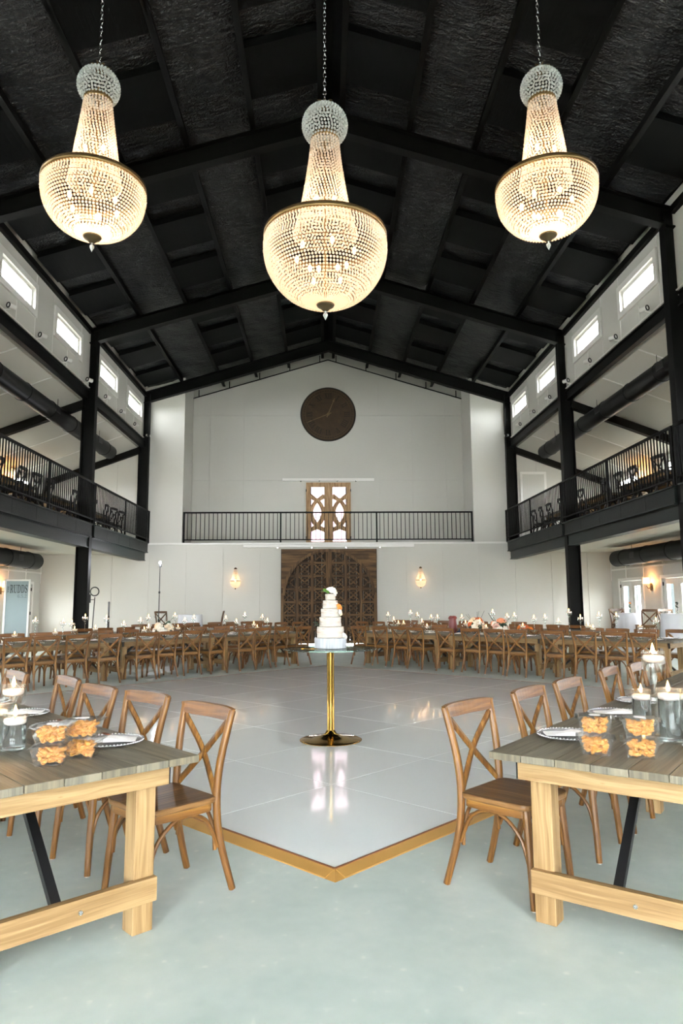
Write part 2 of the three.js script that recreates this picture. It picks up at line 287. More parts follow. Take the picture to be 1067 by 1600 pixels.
  for (const d of steps(3, 23, 2.44)) for (let k = 0; k < 3; k++) { const d1 = Math.min(d + 2.44, 23.1); if (d1 - d > 0.3) part(bal, 'ceiling_panel', gr(sb(6.32 + k * 1.06, 6.32 + k * 1.06 + 1.055, 3.06, 3.11, d + 0.003, d1 - 0.003), 'z', R()), M.ceil); }
  // sloping ceiling of the upper aisle
  const uc = structure('ceiling_upper_' + sn), uy = (x) => 6.68 - 0.37 * (x - 6.3);
  const slope = (xa, xb, d0, d1, t, y = 0) => { const g = extrude([[side * xa, uy(xa) + y], [side * xb, uy(xb) + y], [side * xb, uy(xb) + y + t], [side * xa, uy(xa) + y + t]], d1 - d0); g.translate(0, 0, -d1); return g; };
  part(uc, 'ceiling_core', slope(6.3, 9.72, REAR, HB + 0.2, 0.16, 0.05), M.ceil);
  for (let i = 0; i < 3; i++) { const a = FR[i + 1] + 0.1, w = (FR[i] - 0.1 - a) / 3; for (let k = 0; k < 3; k++) for (const [xa, xb] of [[6.42, 8.55], [8.56, 9.5]]) part(uc, 'ceiling_panel', gr(slope(xa, xb, a + k * w + 0.004, a + (k + 1) * w - 0.004, 0.05), 'z', R()), M.ceil); for (const k of [1, 2]) part(uc, 'batten', slope(6.42, 9.5, a + k * w - 0.02, a + k * w + 0.02, 0.012, -0.012), M.whiteTrim); }
  for (let i = 0; i < 4; i++) {
    const d = FR[i] - (i ? 0 : 0.12);
    structure('beam_aisle', [bar([side * 6.36, uy(6.36) - 0.1, -d], [side * 9.45, uy(9.45) - 0.1, -d], 0.16, 0.2)], M.steel);
    structure('column_outer', sb(9.3, 9.48, 3.43, uy(9.4) - 0.1, d - 0.08, d + 0.08), M.steel);
  }
  // steel columns of the frames (I section)
  for (let i = 0; i < FR.length; i++) { const d = FR[i] - (i ? 0 : 0.11); const c0 = i ? 0 : 3.43; structure('column', [sb(6.05, 6.075, c0, 8.5, d - 0.1, d + 0.1), sb(6.355, 6.38, c0, 8.5, d - 0.1, d + 0.1), sb(6.075, 6.355, c0, 8.5, d - 0.012, d + 0.012)], M.steel); }
}
for (let i = 0; i < FR.length; i++) { // rafters
  const d = FR[i] - (i ? 0 : 0.11), poly = (lo, hi) => [[-6.3, roofY(6.3) + lo], [0, 10.05 + lo], [6.3, roofY(6.3) + lo], [6.3, roofY(6.3) + hi], [0, 10.05 + hi], [-6.3, roofY(6.3) + hi]];
  const e = (lo, hi, w) => { const g = extrude(poly(lo, hi), w); g.translate(0, 0, -d - w / 2); return g; };
  structure('beam_rafter', [e(0, 0.025, 0.2), e(0.36, 0.385, 0.2), e(0.025, 0.36, 0.016)], M.steel);
}
// ---- roof: foam between purlins, flat bays, purlins
const roof = structure('ceiling');
const PX = [0.2, 1.43, 2.62, 3.8, 5.0, 6.18];
{
  const g = extrude([[-6.6, deckY(6.6) + 0.06], [0, 10.05 + 0.64], [6.6, deckY(6.6) + 0.06], [6.6, deckY(6.6) + 0.3], [0, 10.95], [-6.6, deckY(6.6) + 0.3]], REC + 0.3 - REAR); g.translate(0, 0, -REC - 0.3);
  part(roof, 'roof_deck', g, M.foil);
  for (const s of [-1, 1]) {
    for (let k = 0; k < 5; k++) {
      const xa = PX[k], xb = PX[k + 1], nx = 10, nd = 150, d0 = 4, d1 = REC, pos = [], uv = [], idx = [];
      for (let i = 0; i <= nd; i++) for (let j = 0; j <= nx; j++) { const d = d0 + (d1 - d0) * i / nd, x = xa + (xb - xa) * j / nx, u = (d / 25 + k * 0.17) % 1, v = (x / 7 + s * 0.3 + 1) % 1, e = fbm(u, v, 60, 30, 3, 120 + k); pos.push(s * x, deckY(x) + 0.02 - e * 0.09 + 0.05 * Math.abs(j / nx - 0.5), -d); uv.push(x, d); }
      for (let i = 0; i < nd; i++) for (let j = 0; j < nx; j++) { const a = i * (nx + 1) + j, b = a + nx + 1; idx.push(a, b, a + 1, a + 1, b, b + 1); }
      const f = new THREE.BufferGeometry(); f.setAttribute('position', new THREE.Float32BufferAttribute(pos, 3)); f.setAttribute('uv', new THREE.Float32BufferAttribute(uv, 2)); f.setIndex(idx); f.computeVertexNormals();
      part(roof, 'spray_foam', f, M.foam);
      if (k % 2 === 0) for (let i = 0; i < 3; i++) for (let n = 0; n < 3; n++) { // flat bays
        const a = FR[i + 1] + 0.25 + n * 1.82, b = a + 1.12, e = extrude([[s * (xa + 0.03), deckY(xa + 0.03) - 0.16], [s * (xb - 0.03), deckY(xb - 0.03) - 0.16], [s * (xb - 0.03), deckY(xb - 0.03) - 0.02], [s * (xa + 0.03), deckY(xa + 0.03) - 0.02]], b - a); e.translate(0, 0, -b);
        part(roof, 'roof_panel', gr(e, 'x'), M.foil);
      }
    }
    for (const x of PX.slice(0, 5)) for (let i = 0; i < 3; i++) { const y = roofY(x) + 0.385, a = FR[i + 1], b = i ? FR[i] : REC; part(roof, 'purlin', [bx(s * x - 0.05, s * x + 0.05, y, y + 0.015, a, b), bx(s * x - 0.01, s * x + 0.01, y, y + 0.22, a, b)], M.steel); }
  }
  for (const s of [-1, 1]) { part(roof, 'gable_rail', bar([0, 10.3, -REC + 0.06], [s * 4.9, 10.3 - 1.47, -REC + 0.06], 0.03, 0.03), M.steel); for (let k = 0; k < 5; k++) { const x = s * (0.3 + k * 1.1); part(roof, 'gable_tie', bx(x - 0.015, x + 0.015, roofY(x) + 0.24, roofY(x) + 0.5, REC - 0.08, REC - 0.05), M.steel); } }
}
// ---- entrance wall behind the camera, glazed
{
  const ops = [[-4.6, -2.0, 0.1, 2.9], [-1.3, 1.3, 0.1, 2.9], [2.0, 4.6, 0.1, 2.9], [-3.4, -1.3, 3.9, 6.4], [1.3, 3.4, 3.9, 6.4]];
  const w = structure('wall_rear');
  part(w, 'wall_core', holes(-9.72, 9.72, 0, 10.6, ops).map((r) => bx(r[0], r[1], r[2], r[3], REAR - 0.15, REAR)), M.white);
  for (const o of ops) { const k = structure('window_' + winN++); part(k, 'pane', bx(o[0], o[1], o[2], o[3], REAR - 0.08, REAR - 0.07), M.pane); for (let x = o[0]; x <= o[1] + 0.01; x += (o[1] - o[0]) / 3) part(k, 'mullion', bx(x - 0.03, x + 0.03, o[2], o[3], REAR - 0.12, REAR - 0.02), M.black); }
}

// ---------------------------------------------------------------- railings
function railing(label, pts0, len, turn, nPosts, spacing) { // local x along the rail
  const t = thing('balcony_railing', label, 'railing', pts0, turn), h = 1.04;
  part(t, 'top_rail', rbox(len, 0.05, 0.06, len / 2, h, 0, 0.01), M.steel); part(t, 'bottom_rail', rbox(len, 0.035, 0.04, len / 2, 0.12, 0, 0.006), M.steel);
  const bg = box(0.02, h - 0.16, 0.02, 0, (h + 0.1) / 2, 0), n = Math.round(len / spacing), pg = box(0.05, h, 0.05, 0, h / 2, 0);
  for (let i = 0; i <= nPosts; i++) { const p = part(t, 'post', pg, M.steel); p.position.x = 0.03 + (len - 0.06) * i / nPosts; }
  for (let i = 1; i < n; i++) { const x = len * i / n; if (Array.from({ length: nPosts + 1 }, (_, k) => 0.03 + (len - 0.06) * k / nPosts).some((q) => Math.abs(q - x) < 0.04)) continue; const b = part(t, 'baluster', bg, M.steel); b.position.x = x; }
  return t;
}
railing('long black metal railing across the white loft recess in the end wall', [-4.88, 3.41, HB + 0.05], 9.76, 0, 3, 0.143);
const bays = ['between the end wall and the next column', 'between the second and third columns', 'nearest the viewer'];
for (const s of [-1, 1]) for (let i = 0; i < 3; i++) railing('black baluster railing of the ' + (s < 0 ? 'left' : 'right') + ' balcony, bay ' + bays[i], [s * 6.0, 3.43, FR[i + 1] + 0.02], FR[i] - FR[i + 1] - 0.04, Math.PI / 2, 2, 0.118);

// ---------------------------------------------------------------- ducts, spotlights, conduit
function duct(label, x, y, r, d0, d1) {
  const t = thing('air_duct', label, 'duct', [x, y, 0]), g = new THREE.CylinderGeometry(r, r, d1 - d0, 28, 1, true); g.rotateX(Math.PI / 2); g.translate(0, 0, -(d0 + d1) / 2); part(t, 'duct_tube', g, M.duct);
  const c = new THREE.CylinderGeometry(r, r * 0.93, 0.05, 28); c.rotateX(-Math.PI / 2); c.translate(0, 0, -d1 - 0.02); part(t, 'end_cap', c, M.duct);
  for (let d = d1 - 0.6; d > d0; d -= 1.4) { const k = new THREE.TorusGeometry(r + 0.004, 0.01, 6, 28); k.translate(0, 0, -d); part(t, 'seam_ring', k, M.duct); }
  for (let d = d1 - 1; d > d0 + 1; d -= 3.2) { part(t, 'hanger_rod', cyl(0.006, 0.006, 0.34, 0, r + 0.17, -d, 6), M.steel); part(t, 'vent_register', box(0.03, 0.16, 0.3, x > 0 ? -r + 0.01 : r - 0.01, 0.02, -d + 0.5), M.black); }
}
for (const s of [-1, 1]) { const n = s < 0 ? 'left' : 'right'; duct('large black round air duct under the sloping ceiling of the ' + n + ' balcony', s * 6.78, 6.08, 0.21, 4, 21.1); duct('fat black round air duct under the ' + n + ' balcony floor', s * 8.8, 2.7, 0.24, 4, 20.9); }
{
  for (const s of [-1, 1]) {
    solo('electrical_conduit', gr(tube([[0, 0, -8], [0, 0, -16], [0, 0, -23]], 0.014, 6, 4), 'z'), M.whiteTrim, 'thin white conduit running low along the ' + (s < 0 ? 'left' : 'right') + ' clerestory wall', 'conduit', [s * 6.235, 7.0, 0]);
    for (let i = 0; i < 8; i++) {
      const d = 12.72 + i * 1.47, t = thing('track_spotlight', ORD[i] + ' small white can spotlight from the near end on the ' + (s < 0 ? 'left' : 'right') + ' clerestory wall', 'spotlight', [s * 6.25, 7.05, d]);
      part(t, 'mounting_arm', tube([[0, -0.04, 0], [-s * 0.08, -0.03, -0.02], [-s * 0.13, 0, -0.04]], 0.012, 6, 6), M.whiteTrim);
      const can = new THREE.CylinderGeometry(0.045, 0.05, 0.15, 16); can.rotateX(Math.PI / 2); can.rotateY(s * 0.5); can.translate(-s * 0.15, 0.02, 0); const canM = part(t, 'can', can, M.whiteTrim);
      const ring = new THREE.TorusGeometry(0.047, 0.012, 8, 18); ring.rotateY(s * 0.5); ring.translate(-s * 0.15 + s * 0.036, 0.02, 0.07); part(canM, 'black_ring', ring, M.black);
    }
  }
}

// ---------------------------------------------------------------- clock, doors and sconces of the end wall
{
  const t = thing('wall_clock', 'huge round rusty metal clock with roman numerals high on the end wall', 'clock', [0, 8.25, REC - 0.02]);
  const cv = document.createElement('canvas'); cv.width = cv.height = 1024; const c = cv.getContext('2d'); c.fillStyle = '#4a3a26'; c.fillRect(0, 0, 1024, 1024);
  const rr = rng(5); for (let i = 0; i < 900; i++) { const x = rr() * 1024, y = rr() * 1024, s = 10 + rr() * 70; c.globalAlpha = 0.05; c.fillStyle = ['#2a1d10', '#6d5234', '#7a4c24', '#33281a', '#85704e'][i % 5]; c.beginPath(); c.ellipse(x, y, s, s * 0.5, rr() * 3, 0, 7); c.fill(); }
  c.globalAlpha = 1; c.translate(512, 512); c.fillStyle = '#1c150d'; c.textAlign = 'center'; c.textBaseline = 'middle';
  const N = ['XII', 'I', 'II', 'III', 'IIII', 'V', 'VI', 'VII', 'VIII', 'IX', 'X', 'XI'];
  for (let i = 0; i < 12; i++) { c.save(); c.rotate(i * Math.PI / 6); c.translate(0, -360); c.scale(0.62, 1); c.font = 'bold 150px serif'; c.fillText(N[i], 0, 0); c.restore(); }
  for (let i = 0; i < 60; i++) { c.save(); c.rotate(i * Math.PI / 30); c.fillStyle = '#191209'; c.beginPath(); c.arc(0, -464, 9, 0, 7); c.fill(); c.restore(); }
  c.strokeStyle = '#6d5b3e'; c.lineWidth = 3; c.beginPath(); c.arc(0, 0, 440, 0, 7); c.stroke(); c.beginPath(); c.arc(0, 0, 485, 0, 7); c.stroke();
  const ct = new THREE.CanvasTexture(cv); ct.colorSpace = THREE.SRGBColorSpace;
  const face = new THREE.CylinderGeometry(0.97, 0.97, 0.03, 64); face.rotateX(Math.PI / 2); const p = face.attributes.position, u = face.attributes.uv; for (let i = 0; i < p.count; i++) u.setXY(i, 0.5 + p.getX(i) / 1.94, 0.5 + p.getY(i) / 1.94);
  part(t, 'clock_face', face, std({ map: ct, color: 0xd6d0c4, roughness: 0.7, metalness: 0.2 }));
  part(t, 'rim', new THREE.TorusGeometry(0.985, 0.03, 8, 72), std({ color: 0x1d160e, roughness: 0.6, metalness: 0.3 }));
  const hand = (a, l, w) => { const g = extrude([[-w, -0.12], [w, -0.12], [w * 0.5, l * 0.75], [w * 1.6, l * 0.78], [0, l], [-w * 1.6, l * 0.78], [-w * 0.5, l * 0.75]], 0.012); g.rotateZ(-a * Math.PI / 180); g.translate(0, 0, 0.03); return g; };
  const hm = std({ color: 0x6a583c, roughness: 0.6, metalness: 0.3 }); part(t, 'hour_hand', hand(22, 0.66, 0.022), hm); part(t, 'minute_hand', hand(248, 0.86, 0.016), hm); const hub = cyl(0.05, 0.05, 0.05, 0, 0, 0); hub.rotateX(Math.PI / 2); hub.translate(0, 0, 0.03); part(t, 'hub', hub, hm);
}
function doorTrack(label, y, w, d) { const t = thing('door_track', label, 'rail', [0, y, d]); part(t, 'rail', rbox(w, 0.1, 0.07, 0, 0, 0, 0.01), M.whiteTrim); for (const x of [-w * 0.3, -w * 0.1, w * 0.1, w * 0.3]) part(t, 'hanger_wheel', (() => { const g = cyl(0.025, 0.025, 0.03, 0, 0, 0, 12); g.rotateX(Math.PI / 2); g.translate(x, -0.06, 0.02); return g; })(), M.silver); }
doorTrack('long white sliding door track above the big dark barn doors', 3.31, 5.7, HB - 0.06);
doorTrack('white sliding door track above the wooden loft doors', 5.82, 3.3, REC - 0.05);
// barn doors: two leaves with an arch of crossed battens
for (const s of [-1, 1]) {
  const t = thing('barn_door', 'dark weathered barn door leaf, ' + (s < 0 ? 'left' : 'right') + ' half of the arch of crossed battens', 'door', [s * 0.004, 0.1, HB - 0.09]);
  const W = 1.58, Hh = 3.1, RA = 1.48, yc = 1.57, X = (a, b) => [Math.min(s * a, s * b), Math.max(s * a, s * b)], pc = (a, b, y0, y1, z0, z1) => { const [p, q] = X(a, b); const g = new THREE.BoxGeometry(q - p, y1 - y0, z1 - z0); g.translate((p + q) / 2, (y0 + y1) / 2, (z0 + z1) / 2); return g; };
  for (let k = 0; k < 7; k++) part(t, 'backing_plank', gr(pc(0.01 + k * 0.2243, 0.01 + (k + 1) * 0.2243 - 0.006, 0, Hh, -0.03, 0.0 + (k % 2) * 0.004), 'y', R() * 3), M.barnDark);
  const inside = (x, y) => y <= yc || Math.hypot(x, y - yc) < RA - 0.04;
  const topAt = (x) => yc + Math.sqrt(Math.max(0, (RA - 0.05) ** 2 - x * x));
  for (const x of [0.05, 0.55, 1.05]) part(t, 'stile', gr(pc(x - 0.045, x + 0.045, 0, Math.min(Hh, topAt(x)), 0, 0.05), 'y', R() * 3), M.barn);
  part(t, 'stile', gr(pc(1.48, 1.57, 0, yc, 0, 0.05), 'y', R()), M.barn);
  for (let j = 0; j <= 7; j++) { const y = 0.06 + j * 0.43; if (y > yc + RA - 0.2) continue; const xe = y <= yc ? 1.5 : Math.sqrt((RA - 0.05) ** 2 - (y - yc) ** 2); part(t, 'cross_rail', gr(pc(0.02, xe, y - 0.035, y + 0.035, 0, 0.04), 'x', R()), M.barn); }
  for (let i = 0; i < 3; i++) for (let j = 0; j < 7; j++) {
    const x0 = 0.08 + i * 0.5, x1 = x0 + 0.44, y0 = 0.08 + j * 0.43, y1 = y0 + 0.4, bars = [];
    for (const [a, b] of [[[x0, y0], [x1, y1]], [[x0, y1], [x1, y0]]]) { // keep what is inside the arch
      const q = []; for (let k = 0; k <= 10; k++) { const x = a[0] + (b[0] - a[0]) * k / 10, y = a[1] + (b[1] - a[1]) * k / 10; if (inside(x, y)) q.push([x, y]); }
      if (q.length > 2) bars.push(bar([s * q[0][0], q[0][1], 0.02], [s * q[q.length - 1][0], q[q.length - 1][1], 0.02], 0.042, 0.04, V(0, 0, 1)));
    }
    const cx = (x0 + x1) / 2, cy = (y0 + y1) / 2; // small diamond round the middle
    if (inside(cx + 0.13, cy + 0.13) && inside(cx, cy)) for (const [a, b] of [[[0.15, 0], [0, 0.14]], [[0, 0.14], [-0.15, 0]], [[-0.15, 0], [0, -0.14]], [[0, -0.14], [0.15, 0]]]) bars.push(bar([s * (cx + a[0]), cy + a[1], 0.01], [s * (cx + b[0]), cy + b[1], 0.01], 0.018, 0.018, V(0, 0, 1)));
    if (bars.length) part(t, 'crossed_batten', gr(merge(bars), 'x', R()), M.barn);
  }
  if (s < 0) part(t, 'astragal', gr(box(0.05, Hh, 0.02, 0.004, Hh / 2, 0.078), 'y'), M.barn);
  const arch = []; for (let k = 0; k < 14; k++) { const a = (k / 14) * Math.PI / 2, b = Math.min(Math.PI / 2 - 0.012, ((k + 1) / 14) * Math.PI / 2 + 0.01); arch.push(bar([s * RA * Math.cos(a), yc + RA * Math.sin(a), 0.03], [s * RA * Math.cos(b), yc + RA * Math.sin(b), 0.03], 0.09, 0.06, V(0, 0, 1))); }
  part(t, 'arch_rib', gr(merge(arch), 'y'), M.barn);
  { const sp = [[1.57, yc]]; for (let k = 0; k <= 16; k++) { const a = k / 16 * Math.PI / 2; sp.push([(RA + 0.03) * Math.cos(a), yc + (RA + 0.03) * Math.sin(a)]); } sp.push([0.005, Hh], [1.57, Hh]); const g = extrude(sp.map((p) => [p[0] * s, p[1]]), 0.022); part(t, 'spandrel_board', gr(g, 'x'), M.barn); }
  part(t, 'edge_strip', gr(pc(1.57, 1.585, 0, Hh, -0.03, 0.03), 'y'), M.barnDark);
}
// glazed loft doors with interlaced arches
for (const s of [-1, 1]) {
  const t = thing('loft_door', 'pale wooden loft door with interlaced oval glazing, ' + (s < 0 ? 'left' : 'right') + ' leaf of the pair', 'door', [s * 0.402, 3.425, REC - 0.035]);
  const W = 0.798, Hh = 2.29;
  const sh = new THREE.Shape([[-W / 2, 0], [W / 2, 0], [W / 2, Hh], [-W / 2, Hh]].map((p) => new THREE.Vector2(...p))), hole = (pts) => sh.holes.push(new THREE.Path(pts.map((p) => new THREE.Vector2(...p))));
  hole([[-0.25, 2.13], [-0.25, 1.83], [0, 1.72], [0.25, 1.83], [0.25, 2.13]]); hole([[-0.25, 0.16], [0.25, 0.16], [0.25, 0.5], [0, 0.6], [-0.25, 0.5]]);
  const oval = []; for (let k = 0; k < 24; k++) { const v = k < 12 ? k / 12 : (24 - k) / 12, q = k < 12 ? 1 : -1; oval.push([q * 0.145 * Math.sin(v * Math.PI) ** 0.9, 0.85 + v * 0.7]); } hole(oval);
  for (const q of [-1, 1]) { hole([[q * 0.25, 1.7], [q * 0.11, 1.63], [q * 0.19, 1.52], [q * 0.25, 1.4]]); hole([[q * 0.25, 0.94], [q * 0.2, 0.84], [q * 0.12, 0.73], [q * 0.25, 0.66]]); }
  const leafG = new THREE.ExtrudeGeometry(sh, { depth: 0.05, bevelEnabled: false }); leafG.translate(0, 0, -0.02); const carved = part(t, 'carved_panel', gr(leafG, 'y', s), M.loft);
  for (const x of [-1, 1]) part(t, 'stile', gr(rbox(0.1, Hh, 0.02, x * (W / 2 - 0.055), Hh / 2, 0.034, 0.004), 'y', R()), M.loft);
  for (const q of [-1, 1]) { const pts = []; for (let k = 0; k <= 14; k++) { const v = k / 7 - 1; pts.push([q * (0.2 - 0.43 * v * v), 1.2 + v * 0.66, 0.035]); } part(t, 'curved_muntin', gr(tube(pts.filter((p) => Math.abs(p[0]) < 0.27), 0.03, 6, 20, 0.5, [0, 0, 1]), 'y'), M.loft); }
  part(carved, 'pane', box(W - 0.22, Hh - 0.3, 0.006, 0, Hh / 2, 0), M.paneLoft);
  if (s < 0) part(t, 'astragal', gr(box(0.04, Hh, 0.014, W / 2 + 0.002, Hh / 2, 0.056), 'y'), M.loft);
  for (const y of [0.3, 1.2, 2.0]) part(t, 'hinge', box(0.03, 0.09, 0.02, s * (W / 2 - 0.005), y, 0.035), M.black);
}
// beads on a surface of revolution: rows of small crystals on wires
const beadGeo = new THREE.IcosahedronGeometry(1, 0), dropGeo = new THREE.CylinderGeometry(1, 1, 2, 6, 1);
function beads(parent, name, prof, pitch, r, m, drops = null) { // prof: function t -> [radius, y]; length sampled
  const N = 400, L = [0]; let p = prof(0); for (let i = 1; i <= N; i++) { const q = prof(i / N); L.push(L[i - 1] + Math.hypot(q[0] - p[0], q[1] - p[1])); p = q; }
  const at = (s) => { let i = 1; while (i < N && L[i] < s) i++; return prof((i - 1 + (s - L[i - 1]) / Math.max(1e-6, L[i] - L[i - 1])) / N); };
  const rows = Math.round(L[N] / pitch), mats = [], dm = [], q = new THREE.Quaternion(), rot = rng(3);
  for (let k = 0; k <= rows; k++) {
    const s = L[N] * k / rows, [R0, y] = at(s), drop = drops && drops.some(([a, b]) => k / rows >= a && k / rows < b); if (R0 < r) continue;
    const n = Math.max(4, Math.round(2 * Math.PI * R0 / (pitch * 1.02)));
    for (let j = 0; j < n; j++) { const a = ((j + 0.0) / n) * 2 * Math.PI, P = V(R0 * Math.cos(a), y, R0 * Math.sin(a)); q.setFromEuler(new THREE.Euler(rot() * 0.6, -a, rot() * 0.6)); (drop ? dm : mats).push(new THREE.Matrix4().compose(P, q, drop ? V(r * 0.6, pitch * 0.55, r * 0.6) : V(r, r * 1.08, r))); }
  }
  for (const [g, list, nm] of [[beadGeo, mats, name], [dropGeo, dm, 'long_crystal_drops']]) if (list.length) { const im = new THREE.InstancedMesh(g, m, list.length); list.forEach((x, i) => im.setMatrixAt(i, x)); im.name = nm; im.userData.kind = 'stuff'; im.castShadow = im.receiveShadow = true; parent.add(im); }
}
const wireRing = (R0, y, w = 0.0035) => { const g = new THREE.TorusGeometry(R0, w, 4, 56); g.rotateX(Math.PI / 2); g.translate(0, y, 0); return g; };
const lin = (pts) => (t) => { const f = t * (pts.length - 1), k = Math.min(pts.length - 2, Math.floor(f)); return [pts[k][0] + (pts[k + 1][0] - pts[k][0]) * (f - k), pts[k][1] + (pts[k + 1][1] - pts[k][1]) * (f - k)]; };
const smooth = (pts) => { const c = new THREE.SplineCurve(pts.map((p) => new THREE.Vector2(...p))); return (t) => { const p = c.getPoint(t); return [p.x, p.y]; }; };
function sconce(label, x, y, d) {
  const t = thing('wall_sconce', label, 'sconce', [x, y, d]); // small crystal basket against the wall
  part(t, 'back_plate', rbox(0.08, 0.3, 0.02, 0, 0.05, -0.1, 0.006), M.bronze); const cap = lathe([[0, 0.36], [0.03, 0.35], [0.05, 0.31], [0.055, 0.29]], 16); part(t, 'cap', cap, M.darkBronze);
  beads(t, 'crystal_beads', lin([[0.05, 0.29], [0.09, 0.1], [0.15, -0.08]]), 0.032, 0.013, M.crystal); beads(t, 'crystal_beads', smooth([[0.165, -0.1], [0.15, -0.2], [0.1, -0.28], [0.02, -0.31]]), 0.032, 0.013, M.crystal);
  part(t, 'ring', (() => { const g = new THREE.TorusGeometry(0.16, 0.012, 6, 28); g.rotateX(Math.PI / 2); g.translate(0, -0.09, 0); return g; })(), M.bronze);
  part(t, 'finial', sph(0.022, 0, -0.34, 0), M.darkBronze); part(t, 'wall_arm', box(0.03, 0.03, 0.1, 0, -0.09, -0.06), M.bronze);
  part(t, 'bulb', sph(0.035, 0, -0.08, 0), M.bulb); pointLight(t, 0, -0.08, 0, WARM, SCONCE * 0.45, 1.5);
}
sconce('lit crystal basket sconce left of the dark barn doors', -3.08, 2.24, HB - 0.17);
sconce('lit crystal basket sconce right of the dark barn doors', 3.04, 2.24, HB - 0.17);
function shadeSconce(label, x, y, d, s) {
  const t = thing('shaded_sconce', label, 'sconce', [x - s * 0.02, y, d]);
  part(t, 'back_plate', rbox(0.02, 0.22, 0.1, 0, -0.12, 0, 0.005), M.darkBronze); part(t, 'arm', tube([[0, -0.14, 0], [-s * 0.08, -0.16, 0], [-s * 0.13, -0.08, 0]], 0.011, 6, 8), M.darkBronze);
  const sh = new THREE.CylinderGeometry(0.085, 0.1, 0.18, 20, 1, true); sh.translate(-s * 0.13, 0.06, 0); part(t, 'lamp_shade', sh, M.shade);
  part(t, 'bulb', sph(0.028, -s * 0.13, 0.05, 0), M.bulb); pointLight(t, -s * 0.13, 0.05, 0, 0xffb46a, SCONCE * 1.0, 1.5);
}
for (const s of [-1, 1]) for (const [d, y, n] of [[20.25, 1.95, 'ground floor'], [20.25, 5.15, 'balcony'], [14.45, 1.95, 'ground floor'], [14.45, 5.15, 'balcony']]) shadeSconce('lit shaded wall lamp on the ' + n + ' outer wall, ' + (s < 0 ? 'left' : 'right') + ' aisle' + (d < 18 ? ', nearer bay' : ', far bay'), s * 9.48, y, d, s);

